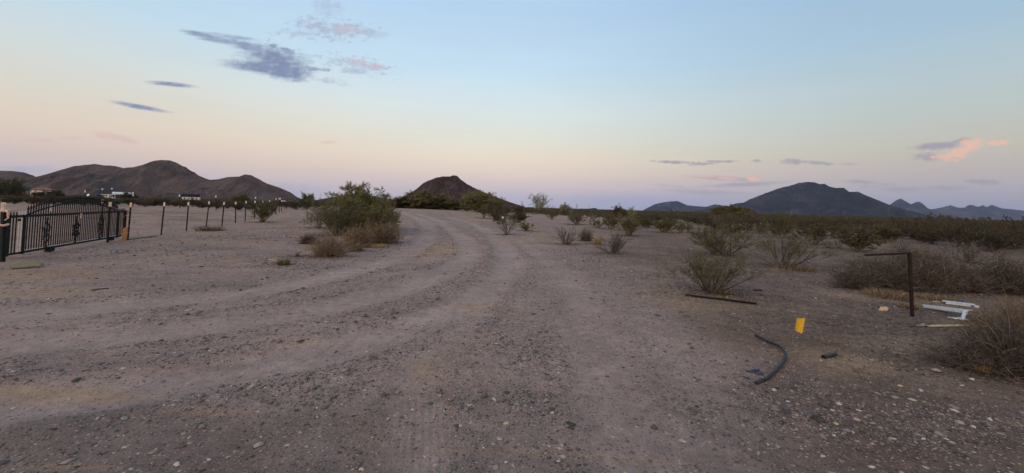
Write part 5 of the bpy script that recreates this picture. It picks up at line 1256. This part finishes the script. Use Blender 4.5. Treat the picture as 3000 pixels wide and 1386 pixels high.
for px, pt, lab in ((242,550,'thin wooden utility pole above the middle of the gate'),(427,549,'wooden utility pole right of the red barn'),(613,556,'wooden utility pole right of the gambrel roofed building'),(691,558,'pale utility pole below the third summit'),(916.5,567,'slim utility pole at the small tan hut')):
    upole(px, pt, 330, lab, r_=.16)
upole(1725, 598, 700, 'slim pole between the two lattice pylons', r_=.25)
p = gy(2314, 150); upole(2314, 613, 150, 'leaning pale pole in the scrub before the mountain', 'leaning_pole', .10, False, 'galv', False, .9)
# saguaro
p = gy(1966.6, 130); h_ = at(1966,612,130)[2]-p[2]; sg = empty('saguaro', p, 'dark columnar saguaro cactus on the horizon before the blue ridge', 'cactus'); mb = MB(); V_ = []; nn = 24; zs_ = [-.2,.3,h_*.5,h_*.9,h_*.97,h_]; rd = [.22,.26,.30,.26,.16,.03]
for z_, r0_ in zip(zs_, rd):
    for j in range(nn): a = 2*math.pi*j/nn; r1_ = r0_*(1+(.12 if j % 2 else 0)); V_.append((r1_*math.cos(a), r1_*math.sin(a), z_))
mb.add(V_, [(i*nn+j, i*nn+(j+1)%nn, (i+1)*nn+(j+1)%nn, (i+1)*nn+j) for i in range(5) for j in range(nn)]); mb.build('cactus_trunk', M['cactus'], sg)
# lattice pylons
def pylon(px, ptop, pbot, y, lab):
    zt = at(px, ptop, y)[2]; x = gy(px, y)[0]; u_ = empty('lattice_pylon', (x, y, 0), lab, 'pylon'); mb = MB(); H_ = zt; w0, w1 = H_*.16, H_*.045; th_ = .55
    lv = np.linspace(0, 1, 6); 
    for sx in (-1,1):
        for sy in (-1,1): mb.bar((sx*w0,sy*w0,-1), (sx*w1,sy*w1,H_*.86), th_, th_)
    for i in range(5):
        a, b = lv[i]*.86, lv[i+1]*.86; wa, wb = w0+(w1-w0)*lv[i], w0+(w1-w0)*lv[i+1]
        for sy in (-1,1): mb.bar((-wa,sy*wa,a*H_), (wb,sy*wb,b*H_), th_*.6); mb.bar((wa,sy*wa,a*H_), (-wb,sy*wb,b*H_), th_*.6)
        mb.bar((-wb,-wb,b*H_), (wb,-wb,b*H_), th_*.6)
    mb.build('lattice_tower', M['galv'], u_)
    for i, (z_, l_) in enumerate(((.86,.24),(.98,.17))): mb = MB(); mb.bar((-l_*H_,0,z_*H_), (l_*H_,0,z_*H_), th_, th_*1.6); mb.build('crossarm', M['galv'], u_)
    for s_ in (-1,1): mb = MB(); mb.bar((s_*w1,0,H_*.86), (s_*w1*1.3,0,H_), th_); mb.build('peak', M['galv'], u_)
pylon(1529, 590, 606, 2200, 'lattice pylon at the right foot of the butte')
pylon(1690, 598, 614, 2400, 'lattice pylon above the scrub right of the lone tree')
pylon(1814, 594, 610, 2300, 'lattice pylon left of the blue ridge')

# ------------------------------------------------------------------ haze
hm = bpy.data.materials.new('haze_air'); hm.use_nodes = True; t = NT(hm.node_tree); t.n.clear(); o_ = t.n.new('ShaderNodeOutputMaterial'); v_ = t.n.new('ShaderNodeVolumePrincipled'); t.l.new(v_.outputs[0], o_.inputs['Volume'])
v_.inputs['Color'].default_value = (.52,.66,1.0,1); v_.inputs['Density'].default_value = 2.4e-5; v_.inputs['Anisotropy'].default_value = 0.0
mb = MB(); mb.box(-15000, 15000, -15000, 15000, -30, 900); o = mb.build('haze', hm); tag(o, 'thin blue evening haze over the plain', 'haze', None, 'stuff')
print('objects', len(bpy.data.objects))
